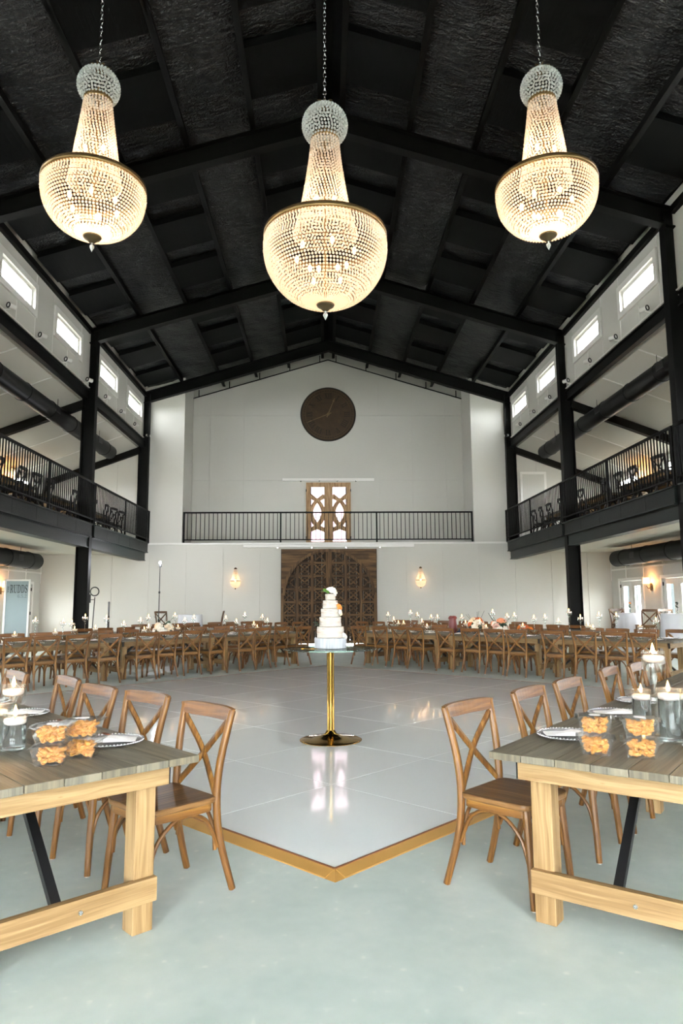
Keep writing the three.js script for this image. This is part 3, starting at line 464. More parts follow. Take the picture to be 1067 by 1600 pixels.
// ---------------------------------------------------------------- chandeliers
function chain(t, y0, y1) {
  const n = Math.round((y1 - y0) / 0.062); for (let i = 0; i < n; i++) { const g = new THREE.TorusGeometry(0.024, 0.0065, 5, 10); g.scale(0.75, 1.35, 1); if (i % 2) g.rotateY(Math.PI / 2); g.translate(0, y0 + 0.03 + i * 0.058, 0); part(t, 'chain_link', g, M.chrome); }
}
function chandelier(label, x, y, d, k) { // y: height of the rim
  const t = thing('crystal_chandelier', label, 'chandelier', [x, y, d]), bowlP = smooth(k.bowl), coneP = smooth(k.cone), by = k.ballY, br = k.ballR;
  beads(t, 'bowl_crystals', bowlP, 0.037, 0.0148, M.crystal, k.drops); beads(t, 'cone_crystals', coneP, 0.037, 0.0136, M.crystal, k.coneDrops);
  beads(t, 'ball_crystals', (u) => { const a = -Math.PI / 2 * 0.82 + u * Math.PI * 0.9; return [br * Math.cos(a), by + br * 0.92 * Math.sin(a)]; }, 0.038, 0.0155, M.crystalCool);
  const R0 = k.bowl[0][0];
  part(t, 'rim_band', lathe([[R0 - 0.012, -0.03], [R0 + 0.012, -0.032], [R0 + 0.02, -0.01], [R0 + 0.014, 0.03], [R0 - 0.006, 0.035], [R0 - 0.012, -0.03]], 64), M.bronze);
  const wires = []; for (let i = 1; i < 12; i++) { const p = bowlP(i / 12); wires.push(wireRing(Math.max(0.02, p[0] - 0.012), p[1])); } for (let i = 0; i < 8; i++) { const p = coneP(i / 8); wires.push(wireRing(Math.max(0.02, p[0] - 0.012), p[1])); }
  for (let j = 0; j < 16; j++) { const a = j / 16 * 2 * Math.PI, pts = []; for (let i = 0; i <= 10; i++) { const p = bowlP(i / 10); pts.push([(p[0] - 0.013) * Math.cos(a), p[1], (p[0] - 0.013) * Math.sin(a)]); } wires.push(tube(pts, 0.003, 4, 14)); const q = []; for (let i = 0; i <= 6; i++) { const p = coneP(i / 6); q.push([(p[0] - 0.013) * Math.cos(a), p[1], (p[0] - 0.013) * Math.sin(a)]); } wires.push(tube(q, 0.003, 4, 10)); }
  part(t, 'wire_cage', wires, M.bronze, { kind: 'stuff' });
  const nk = k.cone[k.cone.length - 1]; part(t, 'neck_collar', lathe([[nk[0] - 0.005, nk[1] - 0.03], [nk[0] + 0.012, nk[1] - 0.025], [nk[0] + 0.012, nk[1] + 0.025], [nk[0] - 0.005, nk[1] + 0.03]], 32), M.bronze);
  const low = k.bowl[k.bowl.length - 1], yb = low[1] - 0.035;
  const spokes = []; for (let j = 0; j < 60; j++) { const a = j / 60 * 2 * Math.PI, r1 = low[0] - 0.004; spokes.push(bar([0.06 * Math.cos(a), yb - 0.002, 0.06 * Math.sin(a)], [r1 * Math.cos(a), low[1], r1 * Math.sin(a)], 0.011, 0.008)); } part(t, 'base_prisms', spokes, M.crystal, { kind: 'stuff' });
  part(t, 'bottom_boss', lathe([[0, yb - 0.09], [0.03, yb - 0.085], [0.05, yb - 0.06], [0.095, yb - 0.03], [0.105, yb - 0.012], [0.08, yb], [0, yb]], 28), M.darkBronze);
  const drop = sph(0.028, 0, yb - 0.135, 0, 8, 8); drop.scale(1, 1, 1); part(t, 'finial_drop', merge([cyl(0.012, 0.006, 0.03, 0, yb - 0.1, 0, 8), drop, (() => { const g = new THREE.ConeGeometry(0.024, 0.05, 8); g.rotateX(Math.PI); g.translate(0, yb - 0.172, 0); return g; })()]), M.crystalCool);
  const leaves = []; for (let j = 0; j < 8; j++) { const a = j / 8 * 2 * Math.PI; leaves.push(tube([[0.03 * Math.cos(a), by + br * 0.93, 0.03 * Math.sin(a)], [0.09 * Math.cos(a), by + br + 0.02, 0.09 * Math.sin(a)], [0.13 * Math.cos(a), by + br - 0.0, 0.13 * Math.sin(a)]], [0.016, 0.022, 0.004], 6, 6, 0.5)); } part(t, 'crown', merge([...leaves, cyl(0.035, 0.05, 0.07, 0, by + br + 0.0, 0, 14)]), M.darkBronze);
  part(t, 'centre_stem', cyl(0.014, 0.014, by - yb, 0, (by + yb) / 2, 0, 8), M.bronze);
  for (const [r, h, n, o] of [[R0 * 0.5, -0.22, 6, 0.3], [R0 * 0.32, -0.46, 4, 0.9], [0.12, 0.45, 3, 0.5]]) for (let j = 0; j < n; j++) { const a = o + j / n * 2 * Math.PI; const g = sph(0.024, 0, 0, 0, 10, 8); g.scale(1, 1.9, 1); g.translate(r * Math.cos(a), h, r * Math.sin(a)); part(t, 'bulb', g, M.bulb); pointLight(t, r * Math.cos(a), h, r * Math.sin(a), WARM, BULB, 1.2); }
  chain(t, by + br + 0.03, 10.45 - 0.3 * Math.abs(x) - y);
  return t;
}
chandelier('largest crystal basket chandelier, hanging in the middle of the hall', -0.13, 5.66, 7.6, {
  bowl: [[0.70, -0.02], [0.712, -0.16], [0.69, -0.32], [0.635, -0.46], [0.54, -0.6], [0.42, -0.71], [0.275, -0.785]], cone: [[0.37, 0.03], [0.335, 0.16], [0.275, 0.4], [0.225, 0.7], [0.185, 0.98], [0.16, 1.24]], ballY: 1.42, ballR: 0.265, disc: 0.26, drops: [[0.07, 0.11], [0.15, 0.2]], coneDrops: [[0.5, 0.55]] });
const sideK = { bowl: [[0.575, -0.02], [0.58, -0.1], [0.55, -0.26], [0.48, -0.39], [0.37, -0.5], [0.215, -0.58]], cone: [[0.3, 0.03], [0.27, 0.2], [0.225, 0.55], [0.185, 0.85], [0.155, 1.1]], ballY: 1.28, ballR: 0.24, disc: 0.22, drops: [[0.06, 0.12]], coneDrops: [[0.28, 0.34]] };
chandelier('crystal basket chandelier hanging on the left, over the left tables', -2.83, 6.27, 7.6, sideK);
chandelier('crystal basket chandelier hanging on the right, over the right tables', 2.5, 6.33, 7.6, sideK);

// ---------------------------------------------------------------- dance floor
{
  const t = thing('dance_floor', 'glossy white square dance floor of large panels with a gold edge, set cornerwise', 'dance floor', [-0.1, 0, 3.86], Math.PI / 4), s = 1.207, n = 7, h = 0.03;
  // local x runs back to the right, local -z back to the left
  const tg = rbox(s - 0.006, h, s - 0.006, 0, h / 2, 0, 0.002);
  for (let i = 0; i < n; i++) for (let j = 0; j < n; j++) { const p = part(t, 'floor_panel', tg, M.tile); p.position.set((i + 0.5) * s, 0, -(j + 0.5) * s); }
  part(t, 'underlay', box(n * s - 0.02, 0.022, n * s - 0.02, n * s / 2, 0.012, -n * s / 2), M.underlay ??= std({ color: 0x3c3f40, roughness: 0.9 }));
  const W = 0.075, edge = (len) => extrude([[0, 0], [W, 0], [W * 0.95, 0.006], [0, h + 0.001]], len);
  const L = n * s;
  const seg = (len) => { const g = edge(len); return g; };
  for (let k = 0; k < n; k++) { // ramps along the four sides, panel by panel
    const g = seg(s - 0.002); g.translate(0, 0, -s / 2);
    const mk = (x, z, ry) => { const p = part(t, 'edge_ramp', g, M.goldTrim); p.position.set(x, 0, z); p.rotation.y = ry; };
    mk((k + 0.5) * s, 0.001, -Math.PI / 2); mk(-0.001, -(k + 0.5) * s, Math.PI); mk((k + 0.5) * s, -L - 0.001, Math.PI / 2); mk(L + 0.001, -(k + 0.5) * s, 0);
  }
  part(t, 'edge_lip', [box(L, 0.006, 0.014, L / 2, h, 0.0), box(0.014, 0.006, L, 0, h, -L / 2), box(L, 0.006, 0.014, L / 2, h, -L), box(0.014, 0.006, L, L, h, -L / 2)], M.goldEdge);
  for (const [x, z, a] of [[0, 0, 0], [L, 0, 1], [L, -L, 2], [0, -L, 3]]) { const g = new THREE.BufferGeometry(), c = [[0, h, 0], [-W, 0, 0], [-W, 0, W], [0, 0, W]], f = [[0, 1, 2], [0, 2, 3]], pos = f.flatMap((q) => q.flatMap((i) => c[i])); g.setAttribute('position', new THREE.Float32BufferAttribute(pos, 3)); g.setAttribute('uv', new THREE.Float32BufferAttribute(new Float32Array(12), 2)); g.computeVertexNormals(); const p = part(t, 'corner_ramp', g, M.goldTrim); p.position.set(x, 0, z); p.rotation.y = a * Math.PI / 2; }
}

// ---------------------------------------------------------------- chairs
// local axes: the sitter looks along +z, the back is at -z; dy lifts the seat of a bar stool
function makeChair(name, label, category, dy = 0, mats = [M.chair, M.chairSeat, M.chairRail]) {
  const t = thing(name, label, category), [mw, ms] = mats, Y = (y) => y + dy;
  const seat = new THREE.Shape(); seat.moveTo(-0.17, -0.19); seat.lineTo(0.17, -0.19); seat.quadraticCurveTo(0.205, -0.19, 0.21, -0.15); seat.quadraticCurveTo(0.225, 0.02, 0.212, 0.14); seat.quadraticCurveTo(0.205, 0.2, 0.14, 0.208); seat.lineTo(-0.14, 0.208); seat.quadraticCurveTo(-0.205, 0.2, -0.212, 0.14); seat.quadraticCurveTo(-0.225, 0.02, -0.21, -0.15); seat.quadraticCurveTo(-0.205, -0.19, -0.17, -0.19);
  const mk = (sc, dep, y, bev) => { const g = new THREE.ExtrudeGeometry(seat, { depth: dep, bevelEnabled: true, bevelSize: bev, bevelThickness: bev, bevelSegments: 2, curveSegments: 6, steps: 1 }); g.rotateX(Math.PI / 2); g.scale(sc, 1, sc); g.translate(0, y, 0); return gr(g, 'z'); };
  const seatM = part(t, 'seat', mk(0.98, 0.014, Y(0.458), 0.007), ms);
  part(seatM, 'seat_rim', mk(0.92, 0.036, Y(0.436), 0.003), mw);
  for (const s of [-1, 1]) {
    const rl = part(t, 'rear_leg', tube([[s * 0.205, 0.003, -0.285], [s * 0.2, 0.1 + dy * 0.3, -0.255], [s * 0.188, Y(0.28), -0.21], [s * 0.186, Y(0.46), -0.195], [s * 0.193, Y(0.62), -0.208], [s * 0.208, Y(0.77), -0.237], [s * 0.218, Y(0.875), -0.262]], [0.0175, 0.0195, 0.0205, 0.0205, 0.019], 9, 18), mw);
    const fl = part(t, 'front_leg', tube([[s * 0.195, 0.003, 0.195], [s * 0.186, 0.15 + dy * 0.3, 0.185], [s * 0.178, Y(0.3), 0.172], [s * 0.172, Y(0.44), 0.162]], [0.0165, 0.0195, 0.0215], 9, 10), mw);
    part(rl, 'foot_glide', cyl(0.012, 0.013, 0.006, s * 0.205, 0.001, -0.285, 10), M.whiteTrim); part(fl, 'foot_glide', cyl(0.012, 0.013, 0.006, s * 0.195, 0.001, 0.195, 10), M.whiteTrim);
    part(t, 'cross_slat', gr(tube([[s * 0.192, Y(0.815), -0.248], [s * 0.02, Y(0.66), -0.243], [-s * 0.165, Y(0.475), -0.198]], 0.0205, 6, 12, 0.4, [0, 0.2, 1]), 'y'), mw);
    part(t, 'leg_brace', tube([[s * 0.186, Y(0.2), 0.172], [s * 0.187, Y(0.3), 0.14], [s * 0.187, Y(0.385), 0.05], [s * 0.187, Y(0.4), -0.03], [s * 0.188, Y(0.36), -0.13], [s * 0.19, Y(0.22), -0.205]], 0.0105, 7, 18), mw);
  }
  for (const z of [0.168, -0.2]) part(t, 'leg_brace', tube([[-0.172, Y(0.2), z], [-0.15, Y(0.31), z], [-0.07, Y(0.395), z], [0.07, Y(0.395), z], [0.15, Y(0.31), z], [0.172, Y(0.2), z]], 0.0105, 7, 18), mw);
  if (dy > 0.1) part(t, 'foot_ring', [tube([[-0.185, 0.3, 0.18], [0.185, 0.3, 0.18]], 0.011, 6, 3), tube([[-0.19, 0.3, -0.23], [0.19, 0.3, -0.23]], 0.011, 6, 3)], mw);
  // bent top rail, wider at its upper edge
  const bend = (() => { // finer slices so that the board can bow
    const g = [], N = 10; for (let i = 0; i < N; i++) { const f0 = -1 + 2 * i / N, f1 = -1 + 2 * (i + 1) / N, b = new THREE.BoxGeometry(1, 1, 1), p = b.attributes.position; for (let q = 0; q < 8 * 3; q++) { const f = p.getX(q) > 0 ? f1 : f0, up = p.getY(q) > 0, w = up ? 0.233 : 0.212, tap = 1 - 0.25 * Math.abs(f) ** 6; p.setXYZ(q, f * w, (up ? 0.034 : -0.034) * tap, p.getZ(q) * 0.026 - 0.022 * (1 - f * f) + (up ? -0.008 : 0)); } b.computeVertexNormals(); g.push(b); } return merge(g); })();
  bend.translate(0, Y(0.856), -0.25); part(t, 'top_rail', gr(bend, 'x'), mats[2] ?? mw);
  return t;
}
const chair0 = makeChair('cross_back_chair', 'x', 'chair'); let chairUsed = false;
function chair(x, d, fx, fd, label, group, wob = 0) { // (fx, fd): the way the sitter looks
  const turn = Math.atan2(fx, -fd) + wob;
  if (!chairUsed) { chairUsed = true; chair0.position.set(x, 0, -d); chair0.rotation.y = turn; return tag(chair0, label, 'chair', group); }
  return dup(chair0, [x, 0, d], turn, label, group);
}

// ---------------------------------------------------------------- farm tables
// local x along the table, z across; origin on the floor below its centre
const TL = 2.36, TW = 1.07, TH = 0.74;
function makeTable(label) {
  const t = thing('farm_table', label, 'table'), r = rng(21), n = 7, w = TW / n;
  for (let k = 0; k < n; k++) part(t, 'tabletop_plank', gr(rbox(TL + (r() - 0.5) * 0.008, 0.032, w - 0.0025, 0, TH - 0.016 + (r() - 0.5) * 0.002, -TW / 2 + (k + 0.5) * w, 0.003), 'x', k * 0.31), k % 2 ? M.top : M.top2);
  for (const s of [-1, 1]) {
    part(t, 'side_apron', gr(rbox(TL - 0.28, 0.092, 0.035, 0, TH - 0.08, s * (TW / 2 - 0.12), 0.003), 'x', R()), M.pine);
    part(t, 'end_apron', gr(rbox(0.036, 0.092, TW - 0.2, s * (TL / 2 - 0.105), TH - 0.08, 0, 0.003), 'z', R()), M.pine);
    const es = part(t, 'end_stretcher', gr(rbox(0.04, 0.1, TW - 0.28, s * (TL / 2 - 0.118), 0.18, 0, 0.003), 'z', R()), M.pine);
    for (const z of [-1, 1]) { part(t, 'leg', gr(rbox(0.096, TH - 0.034, 0.096, s * (TL / 2 - 0.175), (TH - 0.034) / 2, z * (TW / 2 - 0.19), 0.005), 'y', R() * 4), M.pine); part(t, 'corner_bracket', box(0.03, 0.09, 0.006, s * (TL / 2 - 0.104), TH - 0.08, z * (TW / 2 - 0.096)), M.black); }
    part(t, 'folding_brace', bar([s * (TL / 2 - 0.14), 0.2, 0.03 * s], [s * (TL / 2 - 0.72), TH - 0.04, 0.03 * s], 0.04, 0.03), M.black);
    part(es, 'bolt', (() => { const g = cyl(0.009, 0.009, 0.012, 0, 0, 0, 10); g.rotateZ(Math.PI / 2); g.translate(s * (TL / 2 - 0.095), 0.18, 0.05); return g; })(), M.silver);
  }
  return t;
}
const table0 = makeTable('x'); let tableUsed = false;
// frame of a table: centre and long direction in (x, depth); place(l, w) gives a spot on its top
function farmTable(x, d, lx, ld, label, group) {
  const turn = Math.atan2(ld, lx); let t;
  if (!tableUsed) { tableUsed = true; t = table0; t.position.set(x, 0, -d); t.rotation.y = turn; tag(t, label, 'table', group); } else t = dup(table0, [x, 0, d], turn, label, group);
  return { t, turn, at: (l, w) => [x + lx * l + ld * w, TH, d + ld * l - lx * w] }; // w > 0: towards local +z
}

// ---------------------------------------------------------------- tableware
const flameGeo = lathe([[0, 0], [0.005, 0.004], [0.0078, 0.012], [0.006, 0.024], [0.0025, 0.036], [0, 0.044]], 10);
const waxGeo = lathe([[0, 0], [0.026, 0.001], [0.036, 0.008], [0.0385, 0.017], [0.037, 0.025], [0.03, 0.0245], [0, 0.022]], 20);
const wickGeo = cyl(0.0012, 0.0012, 0.014, 0, 0.028, 0, 5);
function candle([x, y, d], sc, label, group) {
  const t = thing('floating_candle', label, 'candle', [x, y, d], 0, group); t.scale.setScalar(sc);
  const wx = part(t, 'wax', waxGeo, M.wax); part(wx, 'wick', wickGeo, M.black); const f = part(t, 'flame', flameGeo, M.flame); f.position.y = 0.031; pointLight(t, 0, 0.05, 0, 0xffb066, CANDLE, 0.4); return t;
}
function cylinderVase([x, y, d], r, h, label, group, full) { // straight vase, candle floating near its rim
  const t = thing('cylinder_vase', label, 'vase', [x, y, d], 0, group);
  part(t, 'glass_wall', lathe([[0, 0.001], [r - 0.002, 0.001], [r, 0.004], [r, h - 0.002], [r - 0.0015, h], [r - 0.004, h - 0.002], [r - 0.004, h - 0.012]], 28), M.glass);
  part(t, 'water', full ? lathe([[0, 0.008], [r - 0.007, 0.008], [r - 0.0055, 0.012], [r - 0.0055, h - 0.052], [0, h - 0.052]], 28) : lathe([[0, h - 0.056], [r - 0.0045, h - 0.055]], 24), full ? M.waterSolid : M.water); return t;
}
function footedVase([x, y, d], r, h, hb, label, group) { // bowl on a tall stem
  const t = thing('footed_vase', label, 'vase', [x, y, d], 0, group), b = h - hb;
  part(t, 'bowl', lathe([[0.006, b], [r * 0.5, b + 0.004], [r * 0.92, b + 0.012], [r, b + 0.022], [r, h - 0.001], [r - 0.003, h], [r - 0.004, h - 0.01]], 26), M.glass);
  part(t, 'stem', lathe([[0.013, b + 0.003], [0.018, b - 0.02], [0.008, b - 0.06], [0.0065, b * 0.5], [0.009, 0.03], [0.02, 0.012]], 14), M.glass);
  part(t, 'foot', lathe([[0, 0.012], [0.02, 0.011], [r * 0.95, 0.004], [r * 0.97, 0.0005], [0, 0.0005]], 26), M.glass);
  part(t, 'water', lathe([[0, h - 0.045], [r - 0.0045, h - 0.0445]], 22), M.water); return t;
}
const plateParts = (() => { const r = 0.165, beadsG = []; for (let i = 0; i < 60; i++) { const a = i / 60 * 2 * Math.PI; beadsG.push(sph(0.0062, (r - 0.004) * Math.cos(a), 0.014, (r - 0.004) * Math.sin(a), 6, 4)); } return [lathe([[0, 0.0005], [0.1, 0.0005], [0.12, 0.003], [r, 0.011], [r, 0.014], [0.118, 0.0065], [0.1, 0.004], [0, 0.004]], 40), merge(beadsG)]; })();
let plate0 = null;
function plate(p, label, group) { if (plate0) return dup(plate0, p, 0, label, group); plate0 = thing('charger_plate', label, 'plate', p, 0, group); part(plate0, 'dish', plateParts[0], M.plateGlass ??= phy({ color: 0xe6e9ea, roughness: 0.12, transmission: 0.45, thickness: 0 })); part(plate0, 'beaded_rim', plateParts[1], M.silver, { kind: 'stuff' }); return plate0; }
const napkinGeo = (() => { const nx = 14, nz = 8, g = new THREE.BoxGeometry(0.252, 0.022, 0.112, nx, 1, nz), p = g.attributes.position; for (let i = 0; i < p.count; i++) { const x = p.getX(i), y = p.getY(i), z = p.getZ(i), e = (0.127 - Math.abs(x)) * 8, f = Math.min(1, Math.max(0.15, e)) * (0.75 + 0.25 * Math.cos(z * 40)); p.setY(i, y > 0 ? Math.max(0.003, 0.026 * f + 0.005 * Math.sin(x * 22 + z * 30)) : 0); p.setZ(i, z * (0.75 + 0.7 * (x + 0.135))); } g.computeVertexNormals(); return g; })();
const napkin = ([x, y, d], turn, label, group) => solo('folded_napkin', napkinGeo, M.linen, label, 'napkin', [x, y + 0.0115, d], turn, group);
function fork([x, y, d], turn, label) { const t = thing('rose_gold_fork', label, 'fork', [x, y, d], turn); const m = M.rose ??= std({ color: 0xb87a55, roughness: 0.25, metalness: 0.9 }); part(t, 'handle', tube([[-0.09, 0.002, 0], [-0.02, 0.003, 0], [0.04, 0.004, 0]], [0.005, 0.0025, 0.003], 6, 8, 0.5, [0, 1, 0]), m); const hd = part(t, 'head', box(0.025, 0.003, 0.02, 0.052, 0.004, 0), m); for (let i = 0; i < 4; i++) part(hd, 'tine', box(0.038, 0.002, 0.0028, 0.082, 0.005, -0.0084 + i * 0.0056), m); return t; }

// clear clamshell boxes of golden snacks
function clamshell([x, y, d], turn, seed, label, chipsLabel, sticker) {
  const t = thing('clamshell_box', label, 'box', [x, y, d], turn), w = 0.146, h = 0.08, ring = (hw, hd, yy) => [[-hw, yy, -hd], [hw, yy, -hd], [hw, yy, hd], [-hw, yy, hd]];
  const shell = (levels) => { const pos = []; for (let k = 0; k + 1 < levels.length; k++) for (let i = 0; i < 4; i++) { const a = levels[k][i], b = levels[k][(i + 1) % 4], c = levels[k + 1][(i + 1) % 4], e = levels[k + 1][i]; pos.push(...a, ...e, ...c, ...a, ...c, ...b); } const g = new THREE.BufferGeometry(); g.setAttribute('position', new THREE.Float32BufferAttribute(pos, 3)); g.setAttribute('uv', new THREE.Float32BufferAttribute(new Float32Array(pos.length / 3 * 2), 2)); g.computeVertexNormals(); return g; };
  const a = w * 0.39, b = w / 2, f = b + 0.012;
  part(t, 'tray', [shell([ring(0.001, 0.001, 0.001), ring(a - 0.004, a * 0.8 - 0.004, 0.001), ring(a, a * 0.8, 0.006), ring(b, b * 0.82, h - 0.008), ring(f, f * 0.84, h - 0.006), ring(f, f * 0.84, h - 0.003)])], M.plastic);
  const lidM = part(t, 'lid', [shell([ring(f, f * 0.84, h - 0.0025), ring(b - 0.003, b * 0.8, h - 0.0015), ring(b - 0.008, b * 0.76, h + 0.004), ring(0.001, 0.001, h + 0.004)])], M.plastic);
  const rr = rng(seed), chips = [];
  for (let i = 0; i < 150; i++) { const g = new THREE.SphereGeometry(1, 7, 5), p = g.attributes.position, k = rr(), big = rr() < 0.4; for (let q = 0; q < p.count; q++) { const X = p.getX(q), Y = p.getY(q), Z = p.getZ(q); p.setXYZ(q, X * (big ? 0.0135 : 0.0155) * (0.8 + 0.3 * k), Y * (big ? 0.008 : 0.0045) + X * X * 0.007 * (k - 0.3), Z * (big ? 0.011 : 0.0065)); } g.computeVertexNormals(); g.rotateX((rr() - 0.5) * 1.8); g.rotateY(rr() * 6.3); g.rotateZ((rr() - 0.5) * 1.4); const yy = 0.012 + rr() * (h - 0.026), lim = (a + (b - a) * yy / h) - 0.0185; g.translate((rr() * 2 - 1) * lim, yy, (rr() * 2 - 1) * lim * 0.8); chips.push(g); }
  const s = solo('snack_chips', chips, M.snack ??= std({ map: tex(256, 256, (u, v) => mix3([200, 116, 34], [240, 188, 92], sat((fbm(u, v, 6, 6, 4, 140) - 0.25) * 1.9)), true, [3, 3]), roughness: 0.6 }), chipsLabel, 'snacks', [x, y, d], turn); s.userData.kind = 'stuff';
  if (sticker) part(lidM, 'round_sticker', cyl(0.024, 0.024, 0.001, 0, h + 0.005, 0, 20), M.linen);
}

// ---------------------------------------------------------------- the two near tables
const NEAR = {
  left: { corner: [-0.72, 3.27], l: [-0.67, 0.742], w: [-0.742, -0.67], n: 'left' },
  right: { corner: [0.60, 3.27], l: [0.615, 0.788], w: [0.788, -0.615], n: 'right' },
};
const nearAt = (k, l, w) => [NEAR[k].corner[0] + NEAR[k].l[0] * l + NEAR[k].w[0] * w, NEAR[k].corner[1] + NEAR[k].l[1] * l + NEAR[k].w[1] * w];
const words = ['near', 'second'];
for (const k of ['left', 'right']) for (let i = 0; i < 2; i++) {
  const [x, d] = nearAt(k, TL / 2 + i * (TL + 0.03), TW / 2);
  farmTable(x, d, NEAR[k].l[0], NEAR[k].l[1], i ? 'grey topped farm table behind the near ' + k + ' one, mostly outside the frame' : 'grey topped pine farm table in the near ' + k + ' corner with snack boxes on it', 'farm tables');
}
// chairs on the dance floor side: (x, depth) of the seat, small turn
const nearChairs = { left: [[-0.965, 3.645, 0.03], [-1.41, 4.16, 0.08], [-1.83, 4.55, 0.04], [-2.25, 5.125, -0.06], [-2.82, 5.58, 0], [-3.3, 6.08, 0]], right: [[0.813, 3.66, -0.12], [1.32, 4.23, -0.03], [1.73, 4.7, -0.05], [2.35, 5.5, 0], [2.73, 5.85, 0], [3.2, 6.38, 0.03]] };
for (const k of ['left', 'right']) nearChairs[k].forEach(([x, d, a], i) => chair(x, d, NEAR[k].w[0], NEAR[k].w[1], 'brown cross-back chair along the near ' + k + ' tables, ' + ORD[i] + ' from the viewer', 'chairs at the near tables', a));
{ // what stands on them
  const P = (k, l, w, y = TH) => { const [x, d] = nearAt(k, l, w); return [x, y, d]; };
  const turn = (k) => Math.atan2(NEAR[k].l[1], NEAR[k].l[0]);
  const sets = { left: [[0.55, 0.17], [1.15, 0.17], [1.78, 0.17], [2.5, 0.17]], right: [[0.56, 0.19], [1.4, 0.19], [2.05, 0.18], [0.6, 0.87], [1.35, 0.87]] };
  for (const k of ['left', 'right']) sets[k].forEach(([l, w], i) => { const p = P(k, l, w), far = w > 0.5; plate(p, 'beaded silver rimmed plate on the near ' + k + ' table, ' + (far ? 'outer side, ' : '') + ORD[far ? i - 3 : i] + ' from its end', 'plates on the near tables'); napkin(p, (k === 'left' ? 0.18 : -0.12) + (i % 2) * 0.1, 'folded white napkin on a plate, near ' + k + ' table, ' + (far ? 'outer side, ' : '') + ORD[far ? i - 3 : i] + ' from its end', 'napkins on the near tables'); if (i < 2 && !far) fork([p[0] + (k === 'left' ? -0.02 : 0.06), TH + 0.013, p[2] + (k === 'left' ? 0.1 : -0.09)], turn(k), 'rose gold fork on the ' + ORD[i] + ' beaded plate of the near ' + k + ' table'); });
  const vs = [['left', 0, 0.71, 0.57, 0.056, 0.172], ['left', 0, 0.87, 0.6, 0.052, 0.2], ['left', 1, 0.99, 0.49, 0.058, 0.275], ['right', 0, 1.02, 0.43, 0.052, 0.205], ['right', 0, 0.7, 0.635, 0.056, 0.255], ['right', 0, 1.03, 0.66, 0.052, 0.22], ['right', 1, 0.9, 0.53, 0.058, 0.42]];
  const say = ['short straight glass vase with a floating candle at the near left table', 'straight glass vase behind another at the edge of the near left table', 'footed glass bowl on a stem at the near left table', 'straight glass vase with candle standing alone at the near right table', 'widest straight glass vase at the near right table, beside the tall stem', 'straight glass vase partly hidden behind another on the near right table', 'tall footed glass bowl on a thin stem at the near right table'];
  vs.forEach(([k, foot, l, w, r, h], i) => { const p = P(k, l, w); if (foot) footedVase(p, r, h, 0.112, say[i], 'candle vases on the near tables'); else cylinderVase(p, r, h, say[i], 'candle vases on the near tables', true); candle([p[0], TH + h - 0.058, p[2]], (r - 0.006) / 0.0385, 'lit candle in the ' + say[i].replace(/ with .*candle| standing alone| partly hidden|straight | behind another| on a (thin )?stem/g, ''), 'floating candles on the near tables'); });
  const bxs = [['left', 0.28, 0.56, 0.3], ['left', 0.33, 0.4, 0.1], ['right', 0.22, 0.42, -0.2], ['right', 0.27, 0.6, -0.25]];
  bxs.forEach(([k, l, w, a], i) => { for (const up of [0, 1]) { const p = P(k, l, w, TH + 0.001 + up * 0.0865), pos = (i % 2 === 0) === (k === 'left') ? 'left' : 'right'; clamshell(p, -0.15 + a, 300 + i * 7 + up, 'clear clamshell box of golden snacks, ' + (up ? 'top' : 'bottom') + ' of the ' + pos + ' stack, near ' + k + ' table', 'golden crisp snacks filling the ' + (up ? 'top' : 'bottom') + ' clear box of the ' + pos + ' stack, near ' + k + ' table', up); } });
}

